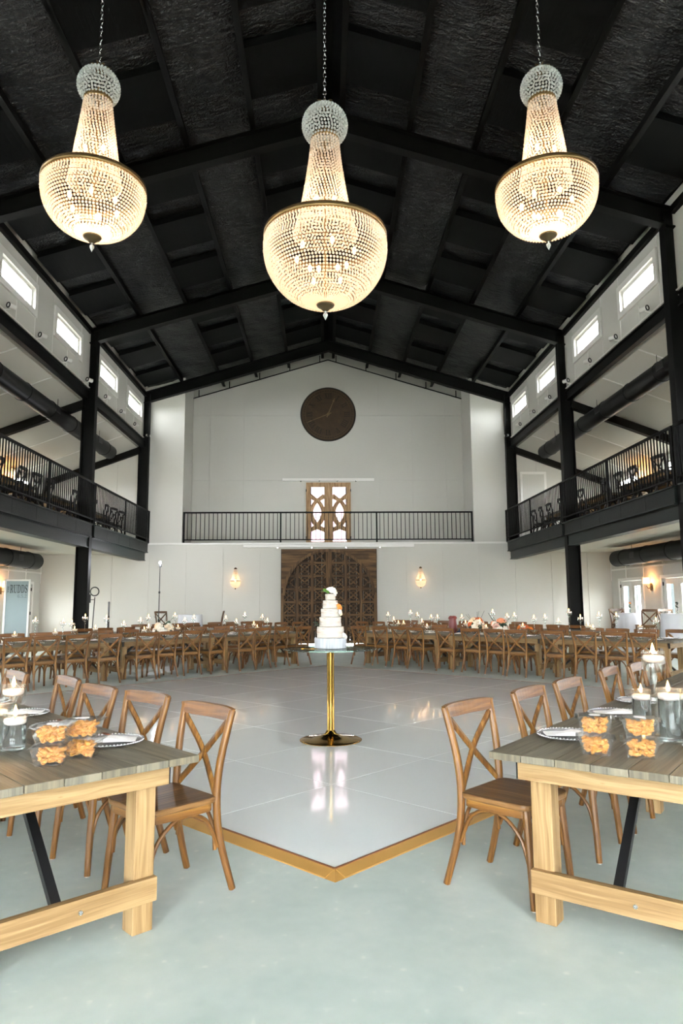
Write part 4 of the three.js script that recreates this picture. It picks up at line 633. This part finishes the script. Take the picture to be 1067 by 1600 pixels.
// ---------------------------------------------------------------- the two far rows of tables, a V round the back of the dance floor
const q2 = Math.SQRT1_2, rows = [];
const rowFrame = { left: { c: -18.07, l: [-q2, -q2], o: [q2, -q2] }, right: { c: 18.07, l: [q2, -q2], o: [-q2, -q2] } }; // l: towards the viewer, o: towards the dance floor
function rowPoint(k, s, off, c = 18.07) { // s: distance from the middle line along the row, off: towards the dance floor
  const f = rowFrame[k], x0 = 0, d0 = c; return [x0 + f.l[0] * s + f.o[0] * off, d0 + f.l[1] * s + f.o[1] * off];
}
const SIDE = { left: 'left', right: 'right' };
for (const k of ['left', 'right']) {
  const cs = [2.6, 5.0, 7.4];
  cs.forEach((s, i) => { const [x, d] = rowPoint(k, s, 0); farmTable(x, d, rowFrame[k].l[0], rowFrame[k].l[1], 'long farm table in the front ' + k + ' row behind the dance floor, ' + ORD[i] + ' from the cake', 'farm tables'); });
  const ss = []; cs.forEach((s) => { for (let j = 0; j < 4; j++) ss.push([s + [-0.82, -0.28, 0.28, 0.82][j], j % 3 ? 0.49 : 0.61]); });
  const rr = rng(k === 'left' ? 31 : 32);
  ss.forEach(([s, off], i) => {
    const n = ORD[i] + ' from the cake', a = (rr() - 0.5) * 0.1, o = rr() * 0.03;
    let p = rowPoint(k, s, off + o); chair(p[0], p[1], -rowFrame[k].o[0], -rowFrame[k].o[1], 'cross-back chair backing the dance floor, front ' + k + ' tables, ' + n, 'chairs of the front ' + k + ' row', a);
    p = rowPoint(k, s + 0.0, -off - o); chair(p[0], p[1], rowFrame[k].o[0], rowFrame[k].o[1], 'cross-back chair facing the dance floor, front ' + k + ' tables, ' + n, 'chairs of the front ' + k + ' row', -a);
    for (const e of [1, -1]) { const q = rowPoint(k, s, e * 0.33); const w = (e > 0 ? 'dance floor' : 'far') + ' side of the front ' + k + ' tables, ' + n; plate([q[0], TH, q[1]], 'beaded plate at the ' + w, 'plates of the front ' + k + ' row'); napkin([q[0], TH, q[1]], Math.atan2(rowFrame[k].l[1], rowFrame[k].l[0]) + a, 'white napkin, ' + w, 'napkins of the front ' + k + ' row'); }
  });
  // second V behind it
  const cb = [3.0, 5.4, 7.8];
  cb.forEach((s, i) => { const [x, d] = rowPoint(k, s, 0, 22.3); farmTable(x, d, rowFrame[k].l[0], rowFrame[k].l[1], 'farm table of the back ' + k + ' row, half hidden, ' + ORD[i] + ' from the barn doors', 'farm tables'); });
  let m = 0; cb.forEach((s) => { for (let j = 0; j < 4; j++) { const n = ORD[m++] + ' from the barn doors', a = (rr() - 0.5) * 0.1, sj = s + [-0.82, -0.28, 0.28, 0.82][j], of = j % 3 ? 0.5 : 0.62; let p = rowPoint(k, sj, of, 22.3); chair(p[0], p[1], -rowFrame[k].o[0], -rowFrame[k].o[1], 'cross-back chair on the near side of the back ' + k + ' row, ' + n, 'chairs of the back ' + k + ' row', a); p = rowPoint(k, sj, -of, 22.3); if (s < 7) chair(p[0], p[1], rowFrame[k].o[0], rowFrame[k].o[1], 'cross-back chair on the far side of the back ' + k + ' row, ' + n, 'chairs of the back ' + k + ' row', a); } });
}
// candles along the front rows: (x, depth, height of the flame above the top)
const farCandles = {
  left: [[-5.60, 12.47, 0.23], [-5.35, 12.72, 0.47], [-5.09, 12.98, 0.25], [-4.99, 13.08, 0.43], [-4.87, 13.2, 0.40], [-4.83, 13.24, 0.29], [-4.69, 13.38, 0.51], [-4.54, 13.53, 0.30], [-4.38, 13.69, 0.48], [-4.12, 13.95, 0.36], [-3.86, 14.21, 0.42], [-3.80, 14.27, 0.24], [-3.74, 14.35, 0.48], [-3.75, 14.42, 0.29], [-3.33, 14.95, 0.5], [-3.24, 14.85, 0.26], [-3.12, 14.95, 0.40], [-2.96, 15.11, 0.45], [-2.36, 15.71, 0.42], [-2.15, 15.92, 0.34], [-1.98, 16.09, 0.49], [-1.79, 16.28, 0.28], [-1.72, 16.37, 0.2], [-1.61, 16.46, 0.43], [-1.50, 16.57, 0.34]],
  right: [[1.37, 16.70, 0.46], [1.49, 16.58, 0.35], [1.59, 16.48, 0.27], [1.70, 16.37, 0.27], [1.85, 16.22, 0.51], [1.99, 16.08, 0.46], [2.08, 15.99, 0.32], [2.18, 15.89, 0.21], [2.27, 15.8, 0.41], [2.39, 15.68, 0.41], [2.85, 15.22, 0.42], [2.89, 15.03, 0.30], [3.11, 14.62, 0.34], [3.28, 14.79, 0.22], [3.48, 15.0, 0.53], [3.59, 14.24, 0.45], [3.76, 14.31, 0.47], [3.83, 13.97, 0.27], [4.07, 14.0, 0.42], [4.24, 13.83, 0.44], [4.44, 13.63, 0.36], [4.60, 13.47, 0.55], [4.76, 13.31, 0.44], [4.86, 13.21, 0.30], [4.93, 13.14, 0.25], [5.02, 13.05, 0.49], [5.25, 12.82, 0.48], [5.55, 12.52, 0.30], [5.75, 12.32, 0.40]],
};
for (const k of ['left', 'right']) farCandles[k].forEach(([x, d, f], i) => {
  const low = f < 0.33, h = Math.max(0.14, f - 0.06), n = ORD[i] + (k === 'left' ? ' from the left' : ' from the cake'), p = [x, TH, d], g = 'candle vases of the front ' + k + ' row';
  if (low) cylinderVase(p, 0.05, h, 'short glass candle vase on the front ' + k + ' tables, ' + n, g); else footedVase(p, 0.052, h, 0.085, 'stemmed glass candle bowl on the front ' + k + ' tables, ' + n, g);
  candle([x, TH + h - (low ? 0.045 : 0.04), d], 1.3, 'lit candle in a ' + (low ? 'short vase' : 'stemmed bowl') + ' on the front ' + k + ' tables, ' + n, 'candles of the front ' + k + ' row');
});

// ---------------------------------------------------------------- flower centrepieces
const petalGeo = (() => { const g = new THREE.SphereGeometry(1, 6, 4, 0, Math.PI * 2, 0, Math.PI * 0.55); g.scale(0.5, 0.35, 0.62); return g; })();
const leafGeo = (() => { const g = new THREE.BufferGeometry(), pos = [], idx = [], N = 6; for (let i = 0; i <= N; i++) { const t = i / N, w = 0.34 * Math.sin(Math.PI * Math.min(1, t * 0.96 + 0.04)) ** 0.8; pos.push(-w, 0.22 * Math.sin(t * 2.4), t, 0, 0.22 * Math.sin(t * 2.4) - 0.05, t, w, 0.22 * Math.sin(t * 2.4), t); } for (let i = 0; i < N; i++) { const a = i * 3; idx.push(a, a + 1, a + 3, a + 1, a + 4, a + 3, a + 1, a + 2, a + 4, a + 2, a + 5, a + 4); } g.setAttribute('position', new THREE.Float32BufferAttribute(pos, 3)); g.setAttribute('uv', new THREE.Float32BufferAttribute(new Float32Array(pos.length / 3 * 2), 2)); g.setIndex(idx); g.computeVertexNormals(); return g; })();
const FL = { white: std({ color: 0xf4efe4, roughness: 0.8 }), cream: std({ color: 0xf2dfc2, roughness: 0.8 }), peach: std({ color: 0xeba27a, roughness: 0.8 }), rust: std({ color: 0xc9683c, roughness: 0.8 }), blush: std({ color: 0xe9bfae, roughness: 0.8 }), orange: std({ color: 0xe98a3c, roughness: 0.75 }), leaf: phy({ color: 0x2d4a30, roughness: 0.6, transmission: 0.3, thickness: 0 }), leafLight: phy({ color: 0x7fae4a, roughness: 0.6, transmission: 0.35, thickness: 0 }), sage: phy({ color: 0x55705e, roughness: 0.7, transmission: 0.3, thickness: 0 }) };
function rose(r, seed) { const g = [], q = rng(seed); for (let ring = 0; ring < 3; ring++) { const n = [3, 5, 6][ring], R0 = [0.15, 0.42, 0.72][ring]; for (let j = 0; j < n; j++) { const p = petalGeo.clone(); p.rotateX(-0.9 + ring * 0.45); p.translate(0, [0.35, 0.2, 0][ring], R0); p.rotateY((j / n + ring * 0.13 + q() * 0.05) * 2 * Math.PI); g.push(p); } } const m = merge([...g, sph(0.4, 0, 0.15, 0, 8, 6)]); m.scale(r, r, r); return m; }
const roseGeo = rose(1, 4);
function flower(parent, m, p, r, dir, name = 'flower_head') { const f = part(parent, name, roseGeo, m); f.scale.setScalar(r); f.position.set(...p); f.quaternion.setFromUnitVectors(V(0, 1, 0), V(...dir).normalize()); return f; }
function leaf(parent, m, p, len, dir) { const f = part(parent, 'leaf', leafGeo, m); f.scale.setScalar(len); f.position.set(...p); f.quaternion.setFromUnitVectors(V(0, 0, 1), V(...dir).normalize()); return f; }
function centrepiece([x, d], label, cols, seed, span, ht) {
  const t = thing('flower_centrepiece', label, 'flowers', [x, TH, d]), r = rng(seed);
  part(t, 'bowl', lathe([[0, 0.001], [0.07, 0.001], [0.075, 0.01], [0.1, 0.07], [0.098, 0.075], [0.09, 0.07], [0, 0.06]], 20), M.silver);
  for (let i = 0; i < 90; i++) { const a = r() * 6.28, e = r(), dir = [Math.cos(a) * (1 - e * 0.5), 0.05 + e * 0.9, Math.sin(a) * (1 - e * 0.5)], k = 0.2 + 0.6 * r(); leaf(t, [FL.leaf, FL.leaf, FL.sage][i % 3], [dir[0] * span * k, 0.07 + dir[1] * ht * k * 0.7, dir[2] * span * k], 0.07 + r() * 0.07, dir); }
  for (let i = 0; i < 14; i++) { const a = (i / 14 + r() * 0.05) * 6.28, e = 0.2 + 0.8 * r(), q = Math.sqrt(1 - e * e * 0.8), dir = [Math.cos(a) * q, e, Math.sin(a) * q]; flower(t, cols[i % cols.length], [dir[0] * span * 0.85, 0.06 + dir[1] * ht * 0.8, dir[2] * span * 0.85], 0.052 + r() * 0.024, dir); }
  for (let i = 0; i < 5; i++) { const a = r() * 6.28; part(t, 'twig', tube([[0, 0.08, 0], [Math.cos(a) * span * 0.6, ht * 0.9, Math.sin(a) * span * 0.6], [Math.cos(a) * span * 1.2, ht * (1.2 + r() * 0.5), Math.sin(a) * span]], 0.0035, 4, 6), FL.leaf); }
}
centrepiece([-3.49, 14.58], 'white and peach flower centrepiece on the front left tables', [FL.white, FL.cream, FL.white, FL.white], 51, 0.21, 0.3);
centrepiece([3.13, 15.1], 'dark leafy centrepiece with a few rust and white flowers, front right tables', [FL.white, FL.cream, FL.rust, FL.white], 52, 0.19, 0.32);
centrepiece([3.52, 14.6], 'white and blush flower centrepiece on the front right tables', [FL.white, FL.blush, FL.white, FL.peach], 53, 0.21, 0.28);
{ const t = thing('orange_posy', 'low posy of orange flowers on the front right tables', 'flowers', [3.96, TH, 14.36]); part(t, 'bowl', lathe([[0, 0.001], [0.05, 0.001], [0.06, 0.06], [0.055, 0.06], [0, 0.05]], 16), M.silver); for (let i = 0; i < 9; i++) { const a = i * 2.4; flower(t, i % 3 ? FL.orange : FL.rust, [Math.cos(a) * 0.02 * i ** 0.7 * 1.6, 0.19 - 0.008 * i, Math.sin(a) * 0.02 * i ** 0.7 * 1.6], 0.045, [Math.cos(a) * 0.4, 1, Math.sin(a) * 0.4]); part(t, 'stem', tube([[0, 0.03, 0], [Math.cos(a) * 0.05, 0.16, Math.sin(a) * 0.05]], 0.004, 4, 3), FL.leaf); } }
{ const t = thing('red_vase', 'small dark red vase with a rough top on the front right tables', 'vase', [2.68, TH, 15.4]); part(t, 'body', lathe([[0, 0.001], [0.07, 0.001], [0.09, 0.06], [0.095, 0.2], [0.08, 0.3], [0.085, 0.34], [0.075, 0.34], [0, 0.3]], 20), std({ color: 0x6a3232, roughness: 0.4 })); for (let i = 0; i < 5; i++) { const a = i * 1.26; flower(t, std({ color: 0x8c4a48, roughness: 0.8 }), [Math.cos(a) * 0.05, 0.34, Math.sin(a) * 0.05], 0.045, [Math.cos(a) * 0.5, 1, Math.sin(a) * 0.5]); } }
solo('blue_napkin', (() => { const g = napkinGeo.clone(); g.scale(0.45, 3.2, 0.8); return g; })(), std({ color: 0x3d5275, roughness: 0.85 }), 'crumpled blue napkin beside the dark red vase on the front right tables', 'napkin', [2.82, TH + 0.02, 15.36], 0.6);

// ---------------------------------------------------------------- cake on its table
{
  const t = thing('cake_table', 'round glass cocktail table on a polished brass column and disc foot', 'table', [-0.09, 0.031, 7.3]), H = 0.91;
  part(t, 'base_disc', lathe([[0, 0], [0.316, 0], [0.318, 0.006], [0.3, 0.014], [0.2, 0.028], [0.1, 0.046], [0.06, 0.07], [0.042, 0.1]], 64), M.brass);
  part(t, 'column', cyl(0.038, 0.038, H - 0.1, 0, 0.09 + (H - 0.1) / 2, 0, 32), M.brass);
  part(t, 'top_plate', cyl(0.11, 0.11, 0.008, 0, H - 0.006, 0, 28), M.brass);
  part(t, 'glass_top', lathe([[0, H], [0.476, H], [0.48, H + 0.003], [0.48, H + 0.01], [0.476, H + 0.013], [0, H + 0.013]], 64), M.tableGlass);
  const y0 = 0.031 + H + 0.0135, cake = thing('wedding_cake', 'five tier white naked wedding cake on a round drum with fresh flowers', 'cake', [-0.09, y0, 7.3]);
  const drumM = std({ map: tex(256, 128, (u, v) => { const q = 0.82 + 0.18 * pn(u * 90, v * 3, 90, 3, 4); return [196 * q, 200 * q, 206 * q]; }, true, [1, 1]), roughness: 0.5 });
  part(cake, 'cake_drum', lathe([[0, 0], [0.163, 0], [0.166, 0.005], [0.166, 0.1], [0.162, 0.106], [0, 0.106]], 48), drumM);
  const icing = std({ map: tex(512, 256, (u, v) => { const b = fbm(u, v, 5, 22, 4, 160), c = fbm(u, v, 12, 60, 3, 166); let q = [206, 197, 186]; const crumb = sat((b - 0.56) * 5) * sat((c - 0.38) * 4); q = mix3(q, [186, 132, 90], crumb * 0.75); return q; }, true, [1, 1]), roughness: 0.7, bumpMap: tex(256, 256, (u, v) => fbm(u, v, 6, 20, 4, 170), false, [1, 1]), bumpScale: 0.006 });
  let y = 0.106; const tiers = [[0.138, 0.12], [0.113, 0.125], [0.086, 0.1], [0.066, 0.0], [0.054, 0.072]];
  const T5 = [[0.14, 0.115], [0.113, 0.1], [0.098, 0.085], [0.079, 0.085], [0.054, 0.068]];
  T5.forEach(([r, h]) => { const pts = [[0, 0], [r - 0.004, 0]]; const rr = rng(Math.round(r * 1000)); for (let k = 0; k <= 7; k++) pts.push([r + (rr() - 0.5) * 0.005, 0.004 + (h - 0.01) * k / 7]); pts.push([r - 0.005, h], [0, h]); const g = lathe(pts, 48); g.translate(0, y, 0); part(cake, 'tier', g, icing); y += h; });
  const yt = y;
  flower(cake, FL.white, [0.018, yt + 0.028, 0.005], 0.05, [0.4, 0.8, 0.3]); flower(cake, FL.white, [0.04, yt + 0.012, -0.015], 0.032, [0.9, 0.5, 0.1]);
  for (const [a, l, e] of [[2.6, 0.075, 0.55], [3.0, 0.08, 0.15], [3.5, 0.07, 0.5], [2.2, 0.06, 0.9], [2.9, 0.055, 1.0], [3.9, 0.05, 0.3]]) leaf(cake, FL.leafLight, [-0.02, yt + 0.004, 0.015], l, [Math.cos(a), e, Math.sin(a) * -0.6 + 0.2]);
  flower(cake, FL.orange, [0.092, 0.42, 0.045], 0.032, [0.8, 0.4, 0.6]); leaf(cake, FL.leafLight, [0.1, 0.42, 0.045], 0.05, [1, 0.1, 0.4]); flower(cake, FL.white, [0.098, 0.375, 0.05], 0.024, [0.9, -0.1, 0.5]); flower(cake, FL.cream, [0.11, 0.35, 0.04], 0.018, [0.9, -0.4, 0.4]);
  flower(cake, FL.white, [0.142, 0.125, 0.055], 0.028, [0.9, 0.3, 0.5]); flower(cake, FL.white, [0.155, 0.115, 0.03], 0.022, [1, 0.4, 0.2]); leaf(cake, FL.sage, [-0.118, 0.24, 0.04], 0.07, [-1, 0.3, 0.3]); leaf(cake, FL.sage, [-0.12, 0.235, 0.03], 0.055, [-1, -0.3, 0.4]);
  // brush on the glass
  solo('cake_server', [tube([[-0.06, 0.004, 0], [0, 0.005, 0], [0.03, 0.004, 0]], 0.005, 6, 5), box(0.07, 0.003, 0.035, 0.065, 0.004, 0)], M.brass, 'gold cake server lying on the glass beside the cake drum', 'server', [-0.33, y0, 7.2], 0.2);
}

// ---------------------------------------------------------------- along the walls
{
  const t = thing('light_stand', 'tall thin black light stand with a bright bare flash head, by the end wall', 'light stand', [-4.95, 0, 20.35]);
  for (let i = 0; i < 3; i++) { const a = i * 2.094 + 0.4; part(t, 'leg', tube([[0.02 * Math.cos(a), 0.55, 0.02 * Math.sin(a)], [0.45 * Math.cos(a), 0.012, 0.45 * Math.sin(a)]], 0.011, 6, 3), M.black); }
  part(t, 'pole', tube([[0, 0.12, 0], [0, 1.3, 0], [0, 2.5, 0]], [0.017, 0.013, 0.01], 8, 6), M.black); for (const y of [0.95, 1.75]) part(t, 'clamp', cyl(0.026, 0.026, 0.06, 0, y, 0, 10), M.black);
  part(t, 'flash_body', rbox(0.07, 0.1, 0.06, 0, 2.54, -0.05, 0.008), M.black);
  part(t, 'flash_bulb', sph(0.035, 0, 2.62, 0.0, 14, 10), std({ color: 0xffffff, emissive: 0xffffff, emissiveIntensity: 30 })); pointLight(t, 0, 2.62, 0, 0xf6f8ff, FLASH, 1.5);
}
{
  const t = thing('ring_light', 'black ring light with a tablet on a slim stand beside the left column', 'ring light', [-6.75, 0, 20.0]);
  part(t, 'pole', tube([[0, 0.02, 0], [0.03, 0.9, 0], [0.06, 1.62, 0]], 0.014, 8, 4), M.black); part(t, 'foot', lathe([[0, 0], [0.22, 0], [0.22, 0.012], [0.03, 0.03], [0, 0.03]], 28), M.black);
  const ring = new THREE.TorusGeometry(0.12, 0.016, 8, 32); ring.translate(0.06, 1.78, 0.03); part(t, 'ring', ring, M.black); part(t, 'tablet', rbox(0.17, 0.24, 0.03, -0.12, 1.58, 0.05, 0.01), M.black); part(t, 'arm', bar([0.05, 1.55, 0.02], [-0.1, 1.55, 0.04], 0.02, 0.02), M.black);
}
{ const t = thing('microphone_stand', 'short grey microphone on a straight black stand by the left aisle', 'microphone', [-6.1, 0, 19.4]); part(t, 'pole', cyl(0.03, 0.03, 1.08, 0, 0.56, 0, 12), M.black); part(t, 'foot', cyl(0.16, 0.17, 0.03, 0, 0.015, 0, 24), M.black); part(t, 'shaft', cyl(0.026, 0.026, 0.36, 0, 1.28, 0, 12), M.grey); part(t, 'head', sph(0.03, 0, 1.46, 0), M.grey); }
{ // welcome sign
  const t = thing('welcome_sign', 'tall blue grey sign panel with lettering in a white frame, left aisle', 'sign', [-8.66, 0, 19.5], 0.25), w = 0.66, h = 2.1;
  const cv = document.createElement('canvas'); cv.width = 512; cv.height = 1536; const c = cv.getContext('2d'); c.fillStyle = '#8d9c9e'; c.fillRect(0, 0, 512, 1536);
  c.fillStyle = '#25302f'; c.textBaseline = 'alphabetic'; c.textAlign = 'left';
  c.save(); c.translate(88, 250); c.scale(0.82, 1.6); c.font = 'bold 150px serif'; const tw = c.measureText('RUDDS').width; c.scale(400 / 0.82 / tw, 1); c.fillText('RUDDS', 0, 0); c.restore();
  c.save(); c.translate(72, 250); c.rotate(-Math.PI / 2); c.font = 'bold 58px serif'; c.scale(1.2, 1); c.fillText('THE', 2, 0); c.restore();
  c.fillStyle = '#566466'; c.font = '96px serif'; c.fillText('6.5.2', 262, 352);
  c.strokeStyle = '#c9d2d2'; c.lineWidth = 7; for (let i = 0; i < 4; i++) { c.beginPath(); c.moveTo(120, 1200 + i * 62); c.bezierCurveTo(200, 1120 + i * 62, 220, 1260 + i * 62, 300, 1180 + i * 62); c.stroke(); }
  const ct = new THREE.CanvasTexture(cv); ct.colorSpace = THREE.SRGBColorSpace;
  const face = new THREE.PlaneGeometry(w - 0.08, h - 0.1); face.translate(0, h / 2 + 0.02, 0.022); part(t, 'printed_panel', face, std({ map: ct, roughness: 0.35 }));
  part(t, 'back_board', box(w - 0.04, h - 0.05, 0.02, 0, h / 2 + 0.02, 0), M.whiteTrim);
  for (const x of [-1, 1]) part(t, 'frame_side', rbox(0.05, h, 0.05, x * (w / 2 - 0.025), h / 2 + 0.02, 0.01, 0.005), M.whiteTrim); for (const y of [0.045, h - 0.005]) part(t, 'frame_rail', rbox(w - 0.1, 0.05, 0.05, 0, y, 0.01, 0.005), M.whiteTrim); for (const x of [-1, 1]) part(t, 'foot', box(0.05, 0.02, 0.4, x * 0.25, 0.01, 0), M.whiteTrim);
}
for (const [d, n] of [[26.5, 'first'], [23.1, 'second']]) { const t = thing('porch_post', 'dark porch post outside, seen through the ' + n + ' glass door of the right aisle', 'post', [11.6, -0.32, d]); part(t, 'shaft', rbox(0.42, 3.4, 0.42, 0, 1.75, 0, 0.01), M.porch ??= std({ color: 0x20282a, roughness: 0.8 })); part(t, 'plinth', box(0.5, 0.12, 0.5, 0, 0.06, 0), M.porch); }
// cocktail tables under cloths and their bar stools
function clothTable(x, d, r, label) {
  const h = 1.09, n = 64, pos = [], idx = [], uv = [], rr = 5; // the cloth falls in folds
  for (let k = 0; k <= 6; k++) for (let j = 0; j <= n; j++) { const a = j / n * 2 * Math.PI, f = k / 6, R0 = r * (1 + 0.16 * f) + 0.022 * f * Math.sin(a * 11 + Math.sin(a * 3)), y = h - 0.005 - f * (h - 0.04); pos.push(R0 * Math.cos(a), y, R0 * Math.sin(a)); uv.push(a * r, y); }
  for (let k = 0; k < 6; k++) for (let j = 0; j < n; j++) { const a = k * (n + 1) + j, b = a + n + 1; idx.push(a, a + 1, b, a + 1, b + 1, b); }
  const g = new THREE.BufferGeometry(); g.setAttribute('position', new THREE.Float32BufferAttribute(pos, 3)); g.setAttribute('uv', new THREE.Float32BufferAttribute(uv, 2)); g.setIndex(idx); g.computeVertexNormals();
  const t = thing('cocktail_table', label, 'table', [x, 0, d]); part(t, 'tabletop', cyl(r - 0.012, r - 0.012, 0.025, 0, h - 0.03, 0, 32), M.grey); part(t, 'pedestal', cyl(0.035, 0.035, h - 0.05, 0, (h - 0.05) / 2, 0, 12), M.grey);
  part(t, 'tablecloth', [g, lathe([[0, h], [r - 0.01, h], [r, h - 0.005]], n)], M.linenCool);
}
clothTable(8.42, 19.5, 0.34, 'tall cocktail table with a white floor length cloth by the first glass door, right aisle');
clothTable(8.95, 17.9, 0.36, 'tall cocktail table with a white cloth farther right, by the second glass door');
clothTable(-4.28, 21.6, 0.36, 'tall cocktail table with a white cloth near the end wall, left of the barn doors');
const stool0 = makeChair('bar_stool', 'dark cross-back bar stool in front of the glass doors, between two cloth covered tables', 'stool', 0.31, [M.chairSeat, M.chairSeat]);
stool0.position.set(8.55, 0, -18.78); stool0.rotation.y = Math.PI + 0.05; stool0.userData.group = 'bar stools';
dup(stool0, [8.5, 0, 20.2], 0.1, 'dark cross-back bar stool behind the farthest white cloth table, right aisle', 'bar stools');
dup(stool0, [9.14, 0, 18.56], 0.1, 'dark cross-back bar stool behind the rightmost white cloth table', 'bar stools');
dup(stool0, [-4.98, 0, 21.4], Math.PI / 2 - 0.7, 'dark cross-back bar stool left of the cloth table by the end wall', 'bar stools');
dup(stool0, [-3.5, 0, 21.5], -Math.PI / 2 + 0.1, 'dark cross-back bar stool right of the cloth table by the end wall', 'bar stools');
for (const [x, d, n] of [[8.42, 19.5, 'farthest'], [8.95, 17.9, 'rightmost']]) { const t = thing('bud_vase', 'bud vase with a single dark stem on the ' + n + ' white cloth table', 'vase', [x + 0.05, 1.091, d]); part(t, 'glass', lathe([[0, 0.001], [0.03, 0.001], [0.034, 0.03], [0.016, 0.1], [0.018, 0.13]], 16), M.glass); part(t, 'stem', tube([[0, 0.02, 0], [0.01, 0.15, 0], [0, 0.26, 0]], 0.004, 5, 5), FL.leaf); flower(t, n === 'farthest' ? FL.orange : FL.leaf, [0, 0.27, 0], 0.035, [0, 1, 0.3]); for (let i = 0; i < 5; i++) leaf(t, FL.leaf, [0, 0.12 + i * 0.025, 0], 0.06, [Math.cos(i * 2), 0.5, Math.sin(i * 2)]); }

// ---------------------------------------------------------------- upstairs: tables and dark chairs behind the railings
const chairUp = makeChair('balcony_chair', 'x', 'chair', 0, [M.chairBlack, M.chairBlack]); let upUsed = false;
function upChair(x, d, turn, label) { if (!upUsed) { upUsed = true; chairUp.position.set(x, 3.425, -d); chairUp.rotation.y = turn; return tag(chairUp, label, 'chair', 'balcony chairs'); } return dup(chairUp, [x, 3.425, d], turn, label, 'balcony chairs'); }
for (const s of [-1, 1]) {
  const n = s < 0 ? 'left' : 'right'; [21.0, 18.4, 15.3, 12.7].forEach((d, i) => {
    const t = dup(table0, [s * 7.5, 3.425, d], Math.PI / 2, 'farm table upstairs behind the ' + n + ' balcony railing, ' + ORD[i] + ' from the end wall', 'balcony tables');
    for (let j = 0; j < 3; j++) { const dd = d - 0.75 + j * 0.75, w = ORD[i * 3 + (2 - j)] + ' from the end wall'; upChair(s * 6.78, dd, s * Math.PI / 2 + (R() - 0.5) * 0.3, 'dark cross-back chair upstairs on the railing side, ' + n + ' balcony, ' + w); if (j === 1 && i % 2) upChair(s * 8.2, dd + 0.1, -s * Math.PI / 2 + (R() - 0.5) * 0.3, 'dark cross-back chair upstairs on the wall side, ' + n + ' balcony, ' + w); }
  });
}
renderer.render(scene, camera);
